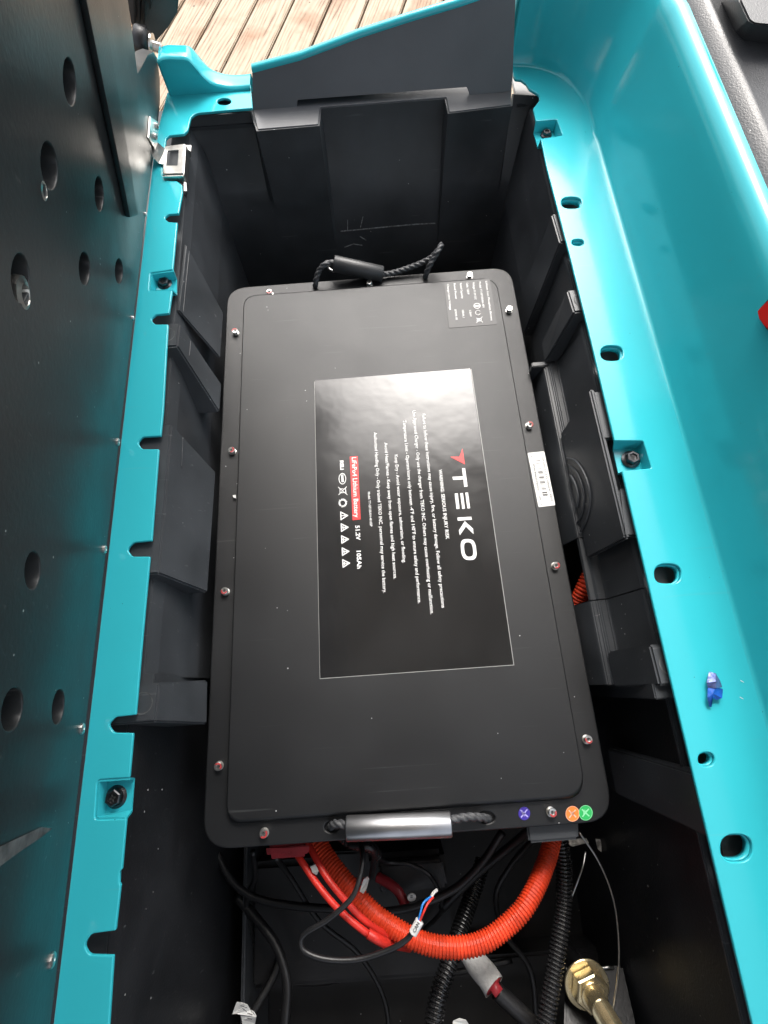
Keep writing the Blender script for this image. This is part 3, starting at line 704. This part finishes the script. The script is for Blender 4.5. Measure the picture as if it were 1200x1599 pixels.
ribbon(ic, [sc(690, 840), sc(810, 920)], .8, zz); ribbon(ic, [sc(800, 815), sc(690, 930)], .8, zz); ribbon(ic, [sc(705, 850), sc(700, 900), sc(780, 895), sc(785, 855)], .8, zz, True)
flat('safety_symbols', ic, M['ink'], sp)
# --- barcode sticker on the flange
bc = plate('barcode_sticker', fillet(P2([(824.3, 707), (850.5, 704.5), (868, 789), (841.5, 792)], ZB + .0006), .0015, 3), [], ZB + .0005, .0006, .0001, M['paper'], bat)
zz = ZB + .0007; b16 = lambda x, y: (820 + x / 15.98, 700 + y / 15.98)
ic = ([], [])
for t, wd in ((0, .9), (.07, .7), (.19, .3), (.22, .4), (.255, .3), (.3, .8), (.33, .9), (.36, .5), (.45, .8), (.475, 1.0), (.51, .4), (.565, .4), (.59, .8), (.62, 1.1), (.66, .4), (.74, .5), (.78, .8), (.81, .4), (.885, .9), (.9, .8), (.945, 1.0), (.97, .9)):
    x = 265 + t * 190; y = 315 + t * 890
    ribbon(ic, [b16(x + 8, y), b16(x + 118, y - 12)], wd, zz)
flat('bar_code', ic, M['blackink'], bc)
for s_, a, b, h in (("GP-003 S2 ZYL105AH/1 EKO", (440, 215), (680, 1320), 2.6), ("6P20240603DN00201", (225, 390), (345, 1065), 3.2), ("#1", (165, 180), (190, 250), 2.5), ("48P-1-4", (372, 1185), (415, 1420), 2.6)):
    text('printed_line', s_, b16(*a), b16(*b), h, zz, M['blackink'], bc, .0)
# --- round inspection stickers
for (u, v, r, m, e, lab) in ((819, 1270.5, 9.3, 'purple', .0, 'round purple inspection sticker'), (894.5, 1271, 11, 'osticker', .0, 'round orange inspection sticker'), (915, 1269.5, 10.8, 'green', .0, 'round green inspection sticker')):
    z = ZB + .0005 + (.0002 if m == 'green' else 0)
    d = plate('round_sticker', ellipse_px(u, v, r, r * 1.12, ZB), [], z, .0005, .0001, M[m], bat); d['label'] = lab
    ic = ([], [])
    if m != 'purple': ring(ic, (u, v), r - .2, r * 1.12 - .2, 2, .7, z + .0002, 24)
    for aa in (-.9, .75):
        c, s = math.cos(aa), math.sin(aa); ribbon(ic, [(u - 7 * c, v - 7 * s), (u + 7 * c, v + 7 * s)], 2.0, z + .0002)
    for q in range(6): ribbon(ic, [(u - 4 + random.random() * 8, v - 5 + random.random() * 9), (u - 3 + random.random() * 6, v - 4 + random.random() * 8)], 1.0, z + .0002)
    flat('sticker_print', ic, mat('pale_print_' + m, {'purple': (.4, .36, .75), 'osticker': (.9, .5, .35), 'green': (.3, .75, .42)}[m], .5), d)
# --- rope handles
def hand(name, pts, **k): return rope(name, pts, .0036, M['rope'], bat)
hand('rope', [px(516, 1292, ZB - .02), px(517, 1291, ZB - .004), px(522, 1287, ZB + .006), px(532, 1287, ZB + .010), px(552, 1290, ZB + .012)])
hand('rope', [px(692, 1285, ZB + .012), px(712, 1279, ZB + .011), px(735, 1276, ZB + .009), px(752, 1277, ZB + .005), px(762, 1279, ZB - .002), px(764, 1282, ZB - .02)])
ga, gb = px(541, 1294, ZB + .012), px(705, 1287.5, ZB + .012)
def grip(a, b, r, m, nm='handle_grip'):
    d = (b - a); q = d.to_track_quat('Z', 'Y').to_matrix().to_4x4(); L = d.length
    return disc_stack(nm, [(r * .55, .001), (r * .93, 0), (r, .001), (r, L - .001), (r * .93, L), (r * .55, L - .001)], M[m], bat, 32, Matrix.Translation(a) @ q)
gr = grip(ga, gb, .0098, 'grip')
for f in gr.data.polygons: f.use_smooth = len(f.vertices) == 4
zf = ZB
hand('rope', [px(492, 452, zf - .02), px(492.5, 447, zf), px(494, 436, zf + .010), px(499, 422, zf + .018), px(507, 413, zf + .024), px(517, 410, zf + .022), px(530, 411, zf + .018)])
hand('rope', [px(590, 427, zf + .008), px(606, 427.5, zf + .005), px(630, 421, zf + .007), px(652, 413, zf + .010), px(672, 403, zf + .015), px(684, 391, zf + .022), px(690, 383, zf + .026)])
hand('rope', [px(690, 381, zf + .030), px(684, 393, zf + .028), px(677, 404, zf + .022), px(670, 417, zf + .015), px(665, 430, zf + .003), px(664, 437, zf - .015)])
gr = grip(px(521, 411, zf + .020), px(598, 428, zf + .006), .0095, 'gripmatte')
for f in gr.data.polygons: f.use_smooth = len(f.vertices) == 4
tube('grip_collar', [px(513, 413, zf + .012), px(514, 419, zf + .008), px(522, 424, zf + .008)], .0015, M['steel'], bat, 8)
# socket block under the near flange
z = -.094
hexa('cable_socket', [px(822, 1285, z), px(903, 1280, z), px(904, 1311, z), px(826, 1317, z)], [px(822, 1285, z - .02), px(903, 1280, z - .02), px(903, 1309, z - .02), px(827, 1315, z - .02)], M['plastic'], bat, .002)

# ================================================================ seat board on the left
AL = math.radians(17.5)
s_ = V((math.sin(AL), 0, math.cos(AL))); nb = V((math.cos(AL), 0, -math.sin(AL))); b0 = V((-.2400, 0, .0042))
def bpt(u, v):
    p = pxn(u, v, b0, nb); return (p.y, (p - b0).dot(s_))
seat = thing('seat_board', (-.2425, .2, .0035), 'black seat base board hinged up on the left with round holes and dark holes', 'seat board')
seat['label'] = 'black seat base board tipped up on the left, pierced by many oval holes'
BM = Matrix(((0, s_.x, nb.x, b0.x), (1, 0, 0, 0), (0, s_.z, nb.z, b0.z), (0, 0, 0, 1)))
def bpoly(pts): return [bpt(u, v) for u, v in pts]
far = bpoly([(200, 0), (215, 114), (221, 104), (231, 84), (240, 80), (246, 90), (250, 125), (250, 160), (246, 200)])
e200 = bpt(200, 0); e215 = bpt(215, 114); sl = (e200[0] - e215[0]) / (e200[1] - e215[1])
outl = [(-.45, .48), (e215[0] + sl * (.48 - e215[1]), .48)] + far[0:9] + [(.52, .001), (-.45, .001)]
def bell(u, v, a, b, rot=0, n=18): return [bpt(u + a * math.cos(t) * math.cos(rot) - b * math.sin(t) * math.sin(rot), v + a * math.cos(t) * math.sin(rot) + b * math.sin(t) * math.cos(rot)) for t in [2 * math.pi * i / n for i in range(n)]]
hl = [(109, 127, 10, 38, -.08), (77, 258, 13, 38, -.1), (155, 302, 7, 27.5, -.04), (132, 419, 8.6, 26.5, -.02), (32, 434, 14.5, 39, -.03), (186, 423, 6.2, 20, .0), (51, 891, 12.4, 30, .06), (19, 1108, 16, 35, .18), (91, 1104, 9.2, 28, .12)]
plate('board', outl, [bell(*h) for h in hl], 0, .012, .0007, M['board'], seat, BM)
cush = [(-.45, .02), (-.45, .47), (.60, .47), (.60, .02)]
plate('seat_cushion', fillet(cush, .03), [], -.020, .06, .004, M['cable'], seat, BM)
bar = bpoly([(150, 0), (209, 334), (195, 338), (123, 0)])
d1 = (bar[0][0] - bar[1][0]) / (bar[0][1] - bar[1][1]); d2 = (bar[3][0] - bar[2][0]) / (bar[3][1] - bar[2][1])
bar = [(bar[0][0] + d1 * .1, bar[0][1] + .1), bar[1], bar[2], (bar[3][0] + d2 * .1, bar[3][1] + .1)]
plate('stiffener_bar', fillet(bar, .003), [], .0045, .0045, .001, M['cable'], seat, BM)
def onboard(u, v, off=0): return pxn(u, v, b0, nb) + nb * off
BR = nb.to_track_quat('Z', 'Y').to_matrix().to_4x4()
for u, v, r in ((183, 690, .0035), (162, 858, .0035), (127, 1138, .004), (80, 1500, .0045), (206, 496, .0022), (226, 334, .0022)):
    p = onboard(u, v, 0); disc_stack('board_screw', [(r, 0), (r, .0012), (r * .8, .002), (r * .3, .002), (r * .2, .001)], M['steel'], seat, 14, Matrix.Translation(p) @ BR)
for u, v, r in ((69, 298, .006), (39, 460, .009)):
    p = onboard(u, v, -.004); disc_stack('tee_nut', [(r, 0), (r, .0035), (r * .6, .0045), (r * .5, .001)], M['steel'], seat, 18, Matrix.Translation(p) @ BR)
sc_ = [onboard(u, v, .0006) for u, v in ((-40, 1372), (-40, 1340), (20, 1312), (62, 1292), (80, 1294), (60, 1310), (30, 1330), (0, 1352))]
meshobj('scuff_mark', sc_, [tuple(range(8))], M['scuff'], seat)
# hinge of the board: plate, arm and the looped bracket in the rail notch
hg = thing('hinge_bracket', px(272, 250, 0), 'shiny zinc latch bracket in the notch of the left rail', 'bracket')
def bquad(pts, off, th_, nm, m='steel'):
    a = [onboard(u, v, off) for u, v in pts]; k = len(a); b = [p + nb * th_ for p in a]
    return meshobj(nm, a + b, [tuple(range(k)), tuple(range(2 * k - 1, k - 1, -1))] + [(i, (i + 1) % k, (i + 1) % k + k, i + k) for i in range(k)], M[m], hg, bevel=.0004)
bquad([(232, 181), (244, 189), (247, 216), (240, 233), (229, 214)], .0005, .0016, 'hinge_plate')
for u, v in ((240, 196), (238, 212)):
    disc_stack('hinge_rivet', [(.0035, 0), (.0035, .002), (.002, .0035), (.0005, .0035)], M['steel'], hg, 14, Matrix.Translation(onboard(u, v, .002)) @ BR)
ap = [onboard(236, 222, .002), onboard(234, 240, .002), px(252, 252, .004), px(262, 256, .0035)]
aw = [(232, 224), (247, 222), (259, 233), (259, 257), (248, 254), (238, 244)]
aa = [px(u, v, z) for (u, v), z in zip(aw, (.014, .014, .004, .003, .003, .012))]
meshobj('hinge_arm', aa + [p - V((0, 0, .0016)) for p in aa], [tuple(range(6)), tuple(range(11, 5, -1))] + [(i, (i + 1) % 6, (i + 1) % 6 + 6, i + 6) for i in range(6)], M['steel'], hg, bevel=.0004)
plate('bracket_frame', fillet(P2([(258, 230), (290, 226), (287, 272), (255, 273)], .003), .0015, 3), [fillet(P2([(262, 237), (280, 235.5), (278, 260), (260, 260)], .003), .0012, 3)], .0045, .0016, .0004, M['steel'], hg)
# downturned front and side legs of the bracket
def slab(pts, nm, z0, z1, inx=0):
    a = [px(u, v, z0) for u, v in pts]; b = [V((p.x + inx, p.y, z1)) for p in a]
    return meshobj(nm, a + b, [(0, 1, 3, 2)], M['steel'], hg, solid=.0014)
slab([(255, 274), (287, 273)], 'bracket_leg', .0035, -.006); slab([(291, 226), (288, 273)], 'bracket_leg', .0035, -.008)
hexa('bracket_tab', [px(290, 226, 0), px(299, 226, -.004), px(298, 236, -.004), px(291, 232, 0)], [px(296, 235, -.012), px(299, 235, -.012), px(299, 246, -.016), px(297, 245, -.016)], M['steel'], hg, .0003)
hexa('bracket_tab', [px(287, 283, -.002), px(291, 284, -.004), px(292, 298, -.006), px(287, 298, -.004)], [px(289, 290, -.012), px(292, 290, -.012), px(292, 308, -.018), px(290, 307, -.018)], M['steel'], hg, .0003)

# black seat bracket and bumper beyond the board (top left)
YS = .80
sb = thing('seat_support', pxy(240, 30, YS), 'black plastic seat support behind the tipped board at the top left', 'support')
def vslab(pts, y0, y1, m, nm, par):
    a = [pxy(u, v, y0) for u, v in pts]; b = [V((p.x, y1, p.z)) for p in a]; k = len(a)
    return meshobj(nm, a + b, [tuple(range(k)), tuple(range(2 * k - 1, k - 1, -1))] + [(i, (i + 1) % k, (i + 1) % k + k, i + k) for i in range(k)], M[m], par, bevel=.002)
vslab([(190, -60), (284, -60), (279, 0), (277, 20), (262, 44), (236, 74), (224, 70), (205, 40)], YS, YS + .05, 'plastic_floor', 'support_shell', sb)
for x in (207, 214, 221, 231): vslab([(x, -60), (x + 3.5, -60), (x + 5 + (60 - 60) * .1, 40 if x < 225 else 15), (x + 2, 44 if x < 225 else 17)], YS - .012, YS - .001, 'cable', 'support_fin', sb)
bp_ = pxy(218, 62, .76)
bpm = thing('rubber_bumper', bp_, 'black rubber bumper with a steel screw beside the board edge', 'bumper')
q = V((1, -.15, -.25)).to_track_quat('Z', 'Y').to_matrix().to_4x4()
disc_stack('bumper_body', [(.010, 0), (.016, .002), (.017, .014), (.013, .018), (.008, .019)], M['cable'], bpm, 24, Matrix.Translation(bp_ + V((-.006, 0, 0))) @ q, True)
disc_stack('bumper_screw', [(.012, .019), (.012, .021), (.006, .022), (.006, .030), (.004, .032)], M['steel'], bpm, 16, Matrix.Translation(bp_ + V((-.006, 0, 0))) @ q)

# ================================================================ wiring below the battery
def P3(l): return [px(u, v, z) for u, v, z in l]
oc = conduit('orange_conduit', P3([(488, 1285, -.17), (504, 1328, -.16), (537, 1374, -.150), (577, 1420, -.142), (617, 1450, -.137), (663, 1473, -.133), (713, 1480, -.130), (758, 1470, -.13), (800, 1439, -.132), (824, 1410, -.135), (846, 1366, -.145), (862, 1316, -.160), (866, 1270, -.175)]), .0088, .0030, M['orange'], depth=.13)
tag(oc, 'thick orange corrugated conduit looping below the battery', 'conduit')
oc2 = conduit('orange_conduit', P3([(874, 1010, -.150), (888, 975, -.130), (902, 943, -.115), (916, 912, -.103), (935, 872, -.098)]), .0088, .0034, M['orange'], depth=.13)
tag(oc2, 'short glimpse of orange conduit between the battery and right wall', 'conduit')
r1 = tube('red_cable', P3([(452, 1315, -.135), (471, 1345, -.125), (501, 1388, -.118), (535, 1426, -.115), (577, 1460, -.116), (606, 1474, -.135), (640, 1482, -.17)]), .0030, M['red']); tag(r1, 'red battery cable lying lower left, outermost of the two', 'cable')
r2 = tube('red_cable', P3([(478, 1310, -.135), (492, 1338, -.125), (512, 1372, -.118), (537, 1403, -.116), (570, 1438, -.120), (604, 1460, -.135), (640, 1468, -.17)]), .0030, M['red']); tag(r2, 'red battery cable beside the orange conduit, inner one', 'cable')
hk = tube('red_sleeve', P3([(575, 1458, -.113), (590, 1467, -.114), (606, 1475, -.124)]), .0040, M['red'], sides=14); tag(hk, 'red heat shrink sleeve where the two red cables meet', 'sleeve')
bt_ = thing('terminal_boot', px(448, 1335, -.105), 'dark red rubber terminal boot under the near battery edge', 'terminal boot')
z = -.104
hexa('boot', [px(414, 1318, z), px(482, 1316, z), px(483, 1336, z), (px(418, 1342, z))], [px(416, 1318, z - .016), px(480, 1316, z - .016), px(481, 1338, z - .016), px(420, 1342, z - .016)], M['darkred'], bt_, .0035)
hexa('boot_flap', [px(450, 1322, z + .0012), px(484, 1320, z + .0012), px(482, 1333, z + .0012), px(455, 1336, z + .0012)], [px(450, 1322, z - .004), px(484, 1320, z - .004), px(482, 1333, z - .004), px(455, 1336, z - .004)], M['darkred'], bt_, .001)
can = thing('signal_cable', px(560, 1480, -.11), 'thin black signal cable with a white CAN tag and loose wire ends', 'cable')
tube('cable_jacket', P3([(560, 1305, -.13), (567, 1335, -.105), (563, 1368, -.098), (549, 1403, -.095), (513, 1436, -.095), (480, 1456, -.098), (470, 1470, -.10), (476, 1486, -.10), (508, 1498, -.10), (556, 1499, -.10), (605, 1485, -.098), (636, 1467, -.095), (651, 1443, -.092)]), .0023, M['cable'], can)
za, zb_ = px(645, 1458, -.091), px(656, 1438, -.090)
tg = tube('can_tag', [za, za.lerp(zb_, .5), zb_], 0.0036, M['paper'], can, 14)
text('printed_line', 'CAN', (646.5, 1456), (654, 1441), 5.0, -.0863, M['blackink'], tg, .02)
tube('blue_wire', P3([(653, 1440, -.090), (657, 1425, -.088), (662, 1410, -.09), (674, 1400, -.095)]), .0009, M['bluewire'], can, 6)
tube('red_wire', P3([(655, 1441, -.090), (661, 1427, -.088), (668, 1412, -.09), (677, 1401, -.095)]), .0010, M['red'], can, 6)
tube('white_wire', P3([(674, 1401, -.095), (678, 1394, -.097), (683, 1390, -.099)]), .0014, M['foam'], can, 6)
def cab(label, pts, r, m='cable', nm='black_cable', cat='cable'): o = tube(nm, P3(pts), r, M[m]); return tag(o, label, cat)
cab('black cable sweeping across behind the orange conduit', [(335, 1325, -.22), (362, 1375, -.215), (400, 1403, -.21), (460, 1415, -.205), (530, 1420, -.20), (600, 1424, -.20), (660, 1412, -.195), (715, 1385, -.19), (755, 1345, -.18), (785, 1300, -.17)], .0038)
cab('black cable hanging at the lower left beside the white tag', [(370, 1400, -.25), (405, 1440, -.24), (432, 1478, -.235), (448, 1530, -.23), (447, 1580, -.225), (440, 1640, -.22)], .0050)
cab('black cable branching left toward the white tag', [(440, 1490, -.27), (425, 1530, -.262), (405, 1565, -.255), (385, 1600, -.25), (370, 1640, -.25)], .0046)
cab('black cable rising beside the upper end of the right loop', [(690, 1420, -.23), (740, 1370, -.21), (800, 1320, -.18), (830, 1295, -.16)], .0042)
cab('thin black cable dropping from the middle of battery edge', [(545, 1320, -.12), (575, 1323, -.115), (585, 1335, -.13), (580, 1370, -.2)], .0028)
c1 = conduit('black_conduit', P3([(755, 1345, -.25), (735, 1405, -.235), (716, 1460, -.215), (700, 1510, -.20), (684, 1560, -.19), (672, 1640, -.18)]), .0090, .0036, M['conduit'], depth=.22); tag(c1, 'black corrugated conduit passing beneath the orange loop', 'conduit', 'black corrugated conduits')
c2 = conduit('black_conduit', P3([(872, 1290, -.18), (880, 1340, -.18), (881, 1400, -.178), (875, 1460, -.172), (864, 1530, -.165), (846, 1640, -.155)]), .0081, .0034, M['conduit'], depth=.22); tag(c2, 'black corrugated conduit running down the right of the loop', 'conduit', 'black corrugated conduits')
c3 = conduit('black_conduit', P3([(528, 1300, -.13), (548, 1316, -.125), (575, 1322, -.13), (590, 1335, -.14)]), .0052, .0030, M['conduit'], depth=.22); tag(c3, 'short black corrugated sleeve just below the handle grip', 'conduit', 'black corrugated conduits')
cab('slim black wire curling over the dark terminal block', [(575, 1320, -.16), (600, 1345, -.205), (640, 1350, -.21), (675, 1372, -.21), (690, 1420, -.23), (660, 1455, -.26)], .0022)
cab('slim black wire running from conduit to the side, low in well', [(800, 1500, -.27), (700, 1520, -.28), (600, 1515, -.285), (500, 1535, -.29), (420, 1530, -.29)], .0030)
cab('black wire pair strand under left battery corner', [(395, 1330, -.17), (398, 1370, -.20), (385, 1410, -.24), (395, 1470, -.27)], .0026)
cab('slim black wire crossing under the red cables', [(430, 1338, -.16), (455, 1372, -.19), (500, 1440, -.22), (560, 1490, -.24), (600, 1560, -.25), (610, 1640, -.25)], .0026)
cab('black wire leaning against the right conduit', [(835, 1310, -.17), (800, 1350, -.20), (775, 1400, -.22), (790, 1460, -.24), (830, 1520, -.25), (840, 1640, -.25)], .0030)
# white sleeve with its plug
ws = thing('foam_sleeve', px(750, 1515, -.2), 'white foam sleeve with a dark red plug at its end', 'sleeve')
a, b = px(730, 1482, -.20), px(772, 1541, -.18)
p_, L = resample([a, b], .004); sweep('sleeve', p_, lambda i, k, th: .0112 + .0006 * math.sin(3 * th + i), M['foam'], ws, 20, cap=False)
tube('sleeve_lining', [a.lerp(b, .1), b + (b - a) * .005], .0092, M['darkred'], ws, 16)
tube('plug', P3([(768, 1535, -.18), (780, 1552, -.176)]), .0068, M['darkred'], ws, 4, n=2)
tube('plug_lead', P3([(776, 1548, -.182), (800, 1570, -.182), (845, 1612, -.182)]), .0075, M['cable'], ws, 12)
# threaded rod with nuts
rd = thing('anchor_rod', px(925, 1540, -.2), 'yellow zinc rod with a big hex nut and washer', 'rod')
a, b = px(905, 1500, -.235), px(990, 1640, -.125)
d = (b - a).normalized(); q = d.to_track_quat('Z', 'Y').to_matrix().to_4x4(); c0 = px(918, 1540, -.205)
MT = Matrix.Translation(c0) @ q @ Matrix.Scale(.94, 4)
disc_stack('washer', [(.0225, -.003), (.0235, -.0026), (.0235, -.0012), (.0228, -.0006), (.010, -.0006)], M['gold'], rd, 40, MT)
disc_stack('nut', [(.0178, 0), (.0184, .0008), (.0184, .0125), (.0168, .0140), (.0130, .0142)], M['gold'], rd, 6, MT)
disc_stack('collar', [(.0128, .0140), (.0128, .0156), (.0122, .0162), (.0104, .0163)], M['gold'], rd, 32, MT)
thr = [(.0100, .012), (.0101, .019), (.0101, .034), (.0092, .0350)]
zz_ = .0355
while zz_ < .10: thr += [(.0102, zz_ + .0005), (.0092, zz_ + .0011)]; zz_ += .0011
disc_stack('rod', thr, M['gold'], rd, 28, MT)
disc_stack('rod_stem', [(.0085, -.06), (.0115, -.02), (.016, -.008), (.016, -.004)], M['darksteel'], rd, 24, MT)
br = thing('chassis_bracket', px(940, 1580, -.24), 'dark grey steel bracket carrying the yellow zinc rod', 'bracket')
hexa('bracket_plate', P3([(884, 1512, -.235), (972, 1508, -.235), (1002, 1640, -.20), (880, 1640, -.20)]), P3([(884, 1512, -.26), (972, 1508, -.26), (1002, 1640, -.24), (880, 1640, -.24)]), M['cable'], br, .002)
for (u, v, w_) in ((892, 1513, 8), (950, 1512, 9)):
    tube('bright_edge', P3([(u - w_, v, -.233), (u, v - 1, -.232), (u + w_, v, -.233)]), .0015, M['steel'], br, 8)
for lab, pts in (('thin grey wire curving on the far right of the loop', [(905, 1300, -.2), (935, 1345, -.2), (957, 1400, -.195), (966, 1460, -.19), (966, 1520, -.185), (957, 1585, -.18)]),
                 ('short thin bright wire between conduit and right wire', [(915, 1330, -.21), (911, 1352, -.205), (902, 1378, -.205), (893, 1402, -.21)])):
    tag(tube('thin_wire', P3(pts), .0011, M['steel'], None, 8), lab, 'wire')
# tags and small bits
def sheet(name, label, cat, pts, z, dz, m, th_=.0006):
    a = [px(u, v, z + dz * (i % 3)) for i, (u, v) in enumerate(pts)]; k = len(a)
    o = meshobj(name, a, [tuple(t) for t in tessellate_polygon([[V((p.x, p.y, 0)) for p in a]])], M[m], None, solid=th_); return tag(o, label, cat)
wt = thing('white_tag', px(383, 1582, -.22), 'folded white printed label round a black cable at the bottom left', 'label')
tp = [(363.5, 1584, 0), (370.5, 1564.5, .004), (378, 1566, .006), (386.5, 1568.5, .005), (391.5, 1577, .002), (397, 1579.5, .006), (401, 1587, .006), (399, 1597, .001), (396, 1606, -.003), (380, 1606, -.002), (378.5, 1592, .001), (376.5, 1584, .001), (370, 1582.5, .003)]
a = [px(u, v, -.222 + dz) for u, v, dz in tp]
o = meshobj('tag_sheet', a, [tuple(t) for t in tessellate_polygon([[V((p.x, p.y, 0)) for p in a]])], M['paper'], wt, solid=.0008)
ic = ([], [])
for a_, b_ in (((376, 1571), (385, 1574)), ((379, 1575), (385, 1580)), ((387, 1583), (394, 1585)), ((386, 1590), (393, 1592))): ribbon(ic, [a_, b_], 1.1, -.2130)
flat('printed_line', ic, M['blackink'], wt)
sm_ = thing('small_label', px(643, 1400, -.2), 'small round white label on a dark fitting behind the loop', 'label')
disc_stack('label_disc', [(.0042, 0), (.0045, .001), (.0042, .002), (.001, .0021)], M['paper'], sm_, 16, Matrix.Translation(px(643, 1400, -.2)) @ Matrix.Rotation(.5, 4, 'X'))
text('printed_line', '8', (643, 1397), (643, 1403), 4, -.1965, M['blackink'], sm_)
cab('dark red strap on the fitting behind the orange loop', [(590, 1370, -.22), (605, 1378, -.215), (622, 1392, -.21), (634, 1415, -.21)], .0050, 'darkred', 'red_strap', 'strap')
cab('small dark red wire end beside the thin cable', [(548, 1372, -.2), (560, 1376, -.2), (572, 1374, -.2)], .0026, 'darkred', 'red_wire_end', 'wire')
sheet('clear_tape', 'scrap of clear tape on the orange conduit near the thin cable', 'tape', [(562, 1392), (568, 1373), (574, 1368), (577, 1372), (573, 1388), (568, 1396)], -.125, .001, 'tape')
sheet('clear_tape', 'scrap of clear tape between the two red cables', 'tape', [(485, 1353), (493, 1350), (498, 1360), (495, 1366), (489, 1363)], -.118, .001, 'tape')
sheet('white_scrap', 'white scrap at the bottom edge beside the black conduit', 'scrap', [(708, 1594), (718, 1590), (728, 1593), (734, 1602), (706, 1606)], -.19, .001, 'paper')
# dark fittings in the well, so the shadow is not empty
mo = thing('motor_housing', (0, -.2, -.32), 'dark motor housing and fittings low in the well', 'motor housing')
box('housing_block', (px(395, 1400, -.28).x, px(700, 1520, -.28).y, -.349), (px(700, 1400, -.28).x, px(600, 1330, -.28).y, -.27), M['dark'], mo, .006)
hexa('terminal_block', P3([(590, 1350, -.225), (690, 1342, -.225), (700, 1385, -.225), (600, 1396, -.225)]), P3([(590, 1350, -.27), (690, 1342, -.27), (700, 1385, -.27), (600, 1396, -.27)]), M['dark_shaded'], mo, .003)
hexa('terminal_block', P3([(520, 1330, -.22), (575, 1328, -.22), (578, 1362, -.22), (524, 1366, -.22)]), P3([(520, 1330, -.27), (575, 1328, -.27), (578, 1362, -.27), (524, 1366, -.27)]), M['dark_shaded'], mo, .003)
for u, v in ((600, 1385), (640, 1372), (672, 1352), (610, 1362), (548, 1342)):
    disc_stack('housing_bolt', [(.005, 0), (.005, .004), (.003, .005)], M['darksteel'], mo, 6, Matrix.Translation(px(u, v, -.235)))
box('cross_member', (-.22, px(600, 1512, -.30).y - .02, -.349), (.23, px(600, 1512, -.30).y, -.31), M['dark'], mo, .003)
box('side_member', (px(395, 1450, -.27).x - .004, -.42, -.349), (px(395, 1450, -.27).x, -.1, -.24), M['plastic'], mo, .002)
gt = sheet('pale_grit', 'pale gritty patch showing through a gap near right conduit', 'grit', [(886, 1311), (916, 1309), (920, 1316), (908, 1318), (895, 1322), (887, 1319)], -.24, .001, 'stone')
gt = sheet('pale_grit', 'pale gritty patch right of the wire, under the corner', 'grit', [(930, 1310), (939, 1311), (940, 1331), (934, 1326)], -.24, .001, 'stone')
# blue scrap on the right rail
bs = thing('blue_scrap', px(1116, 1078, .002), 'torn crumpled blue wrapper scrap lying on the right teal rail', 'wrapper')
z = .0005
pts = [(1108, 1049, .0), (1118, 1052, .003), (1124, 1062, .002), (1128, 1073, .0), (1118, 1075, .005), (1106, 1074, .001), (1104, 1066, .003)]
a = [px(u, v, z + dz + .001) for u, v, dz in pts]; c = sum(a, V()) / 7 + V((0, 0, .003))
meshobj('silver_side', a + [c], [(i, (i + 1) % 7, 7) for i in range(7)], mat('silver_blue_foil', (.12, .15, .34), .3, metal=.5, noise=(150, .7), bump=.8, bscale=300), bs, solid=.0003)
pts = [(1106, 1074, .001), (1118, 1073, .004), (1129, 1076, .001), (1128, 1090, .003), (1120, 1093, .001), (1114, 1090, .004), (1112, 1104, .0), (1108, 1103, .001), (1105, 1090, .003)]
a = [px(u, v, z + dz + .001) for u, v, dz in pts]; c = px(1114, 1083, .006)
meshobj('blue_side', a + [c], [(i, (i + 1) % 9, 9) for i in range(9)], M['blue'], bs, solid=.0003)
for (u, v, u2, v2, lab) in ((1157, 1062, 1162, 1065, 'white fleck on the right rail above another fleck'), (1156, 1088, 1161, 1091, 'white fleck on the right rail, lower one')):
    sheet('paint_fleck', lab, 'fleck', [(u, v), (u2, v2), (u2 + .5, v2 + 1.2), (u, v + 1.4)], .0004, .0, 'ink', .0002)
sheet('white_chip', 'tiny white chip against the left edge of battery lid', 'chip', [(364, 774), (368.5, 773), (369, 778.5), (365, 777)], ZB + .0022, .0, 'paper', .001)
# canopy roof high over the cart (out of view; extent and pale underside set for shade and fill)
rf = thing('unseen_canopy_roof', (0, -.5, 1.25), 'pale underside of the unseen cart canopy roof overhead', 'canopy roof')
plate('unseen_roof_sheet', fillet([(-.65, -.75), (.65, -.75), (.65, .84), (-.65, .84)], .12), [], 1.25, .04, .01, M['roof'], rf)
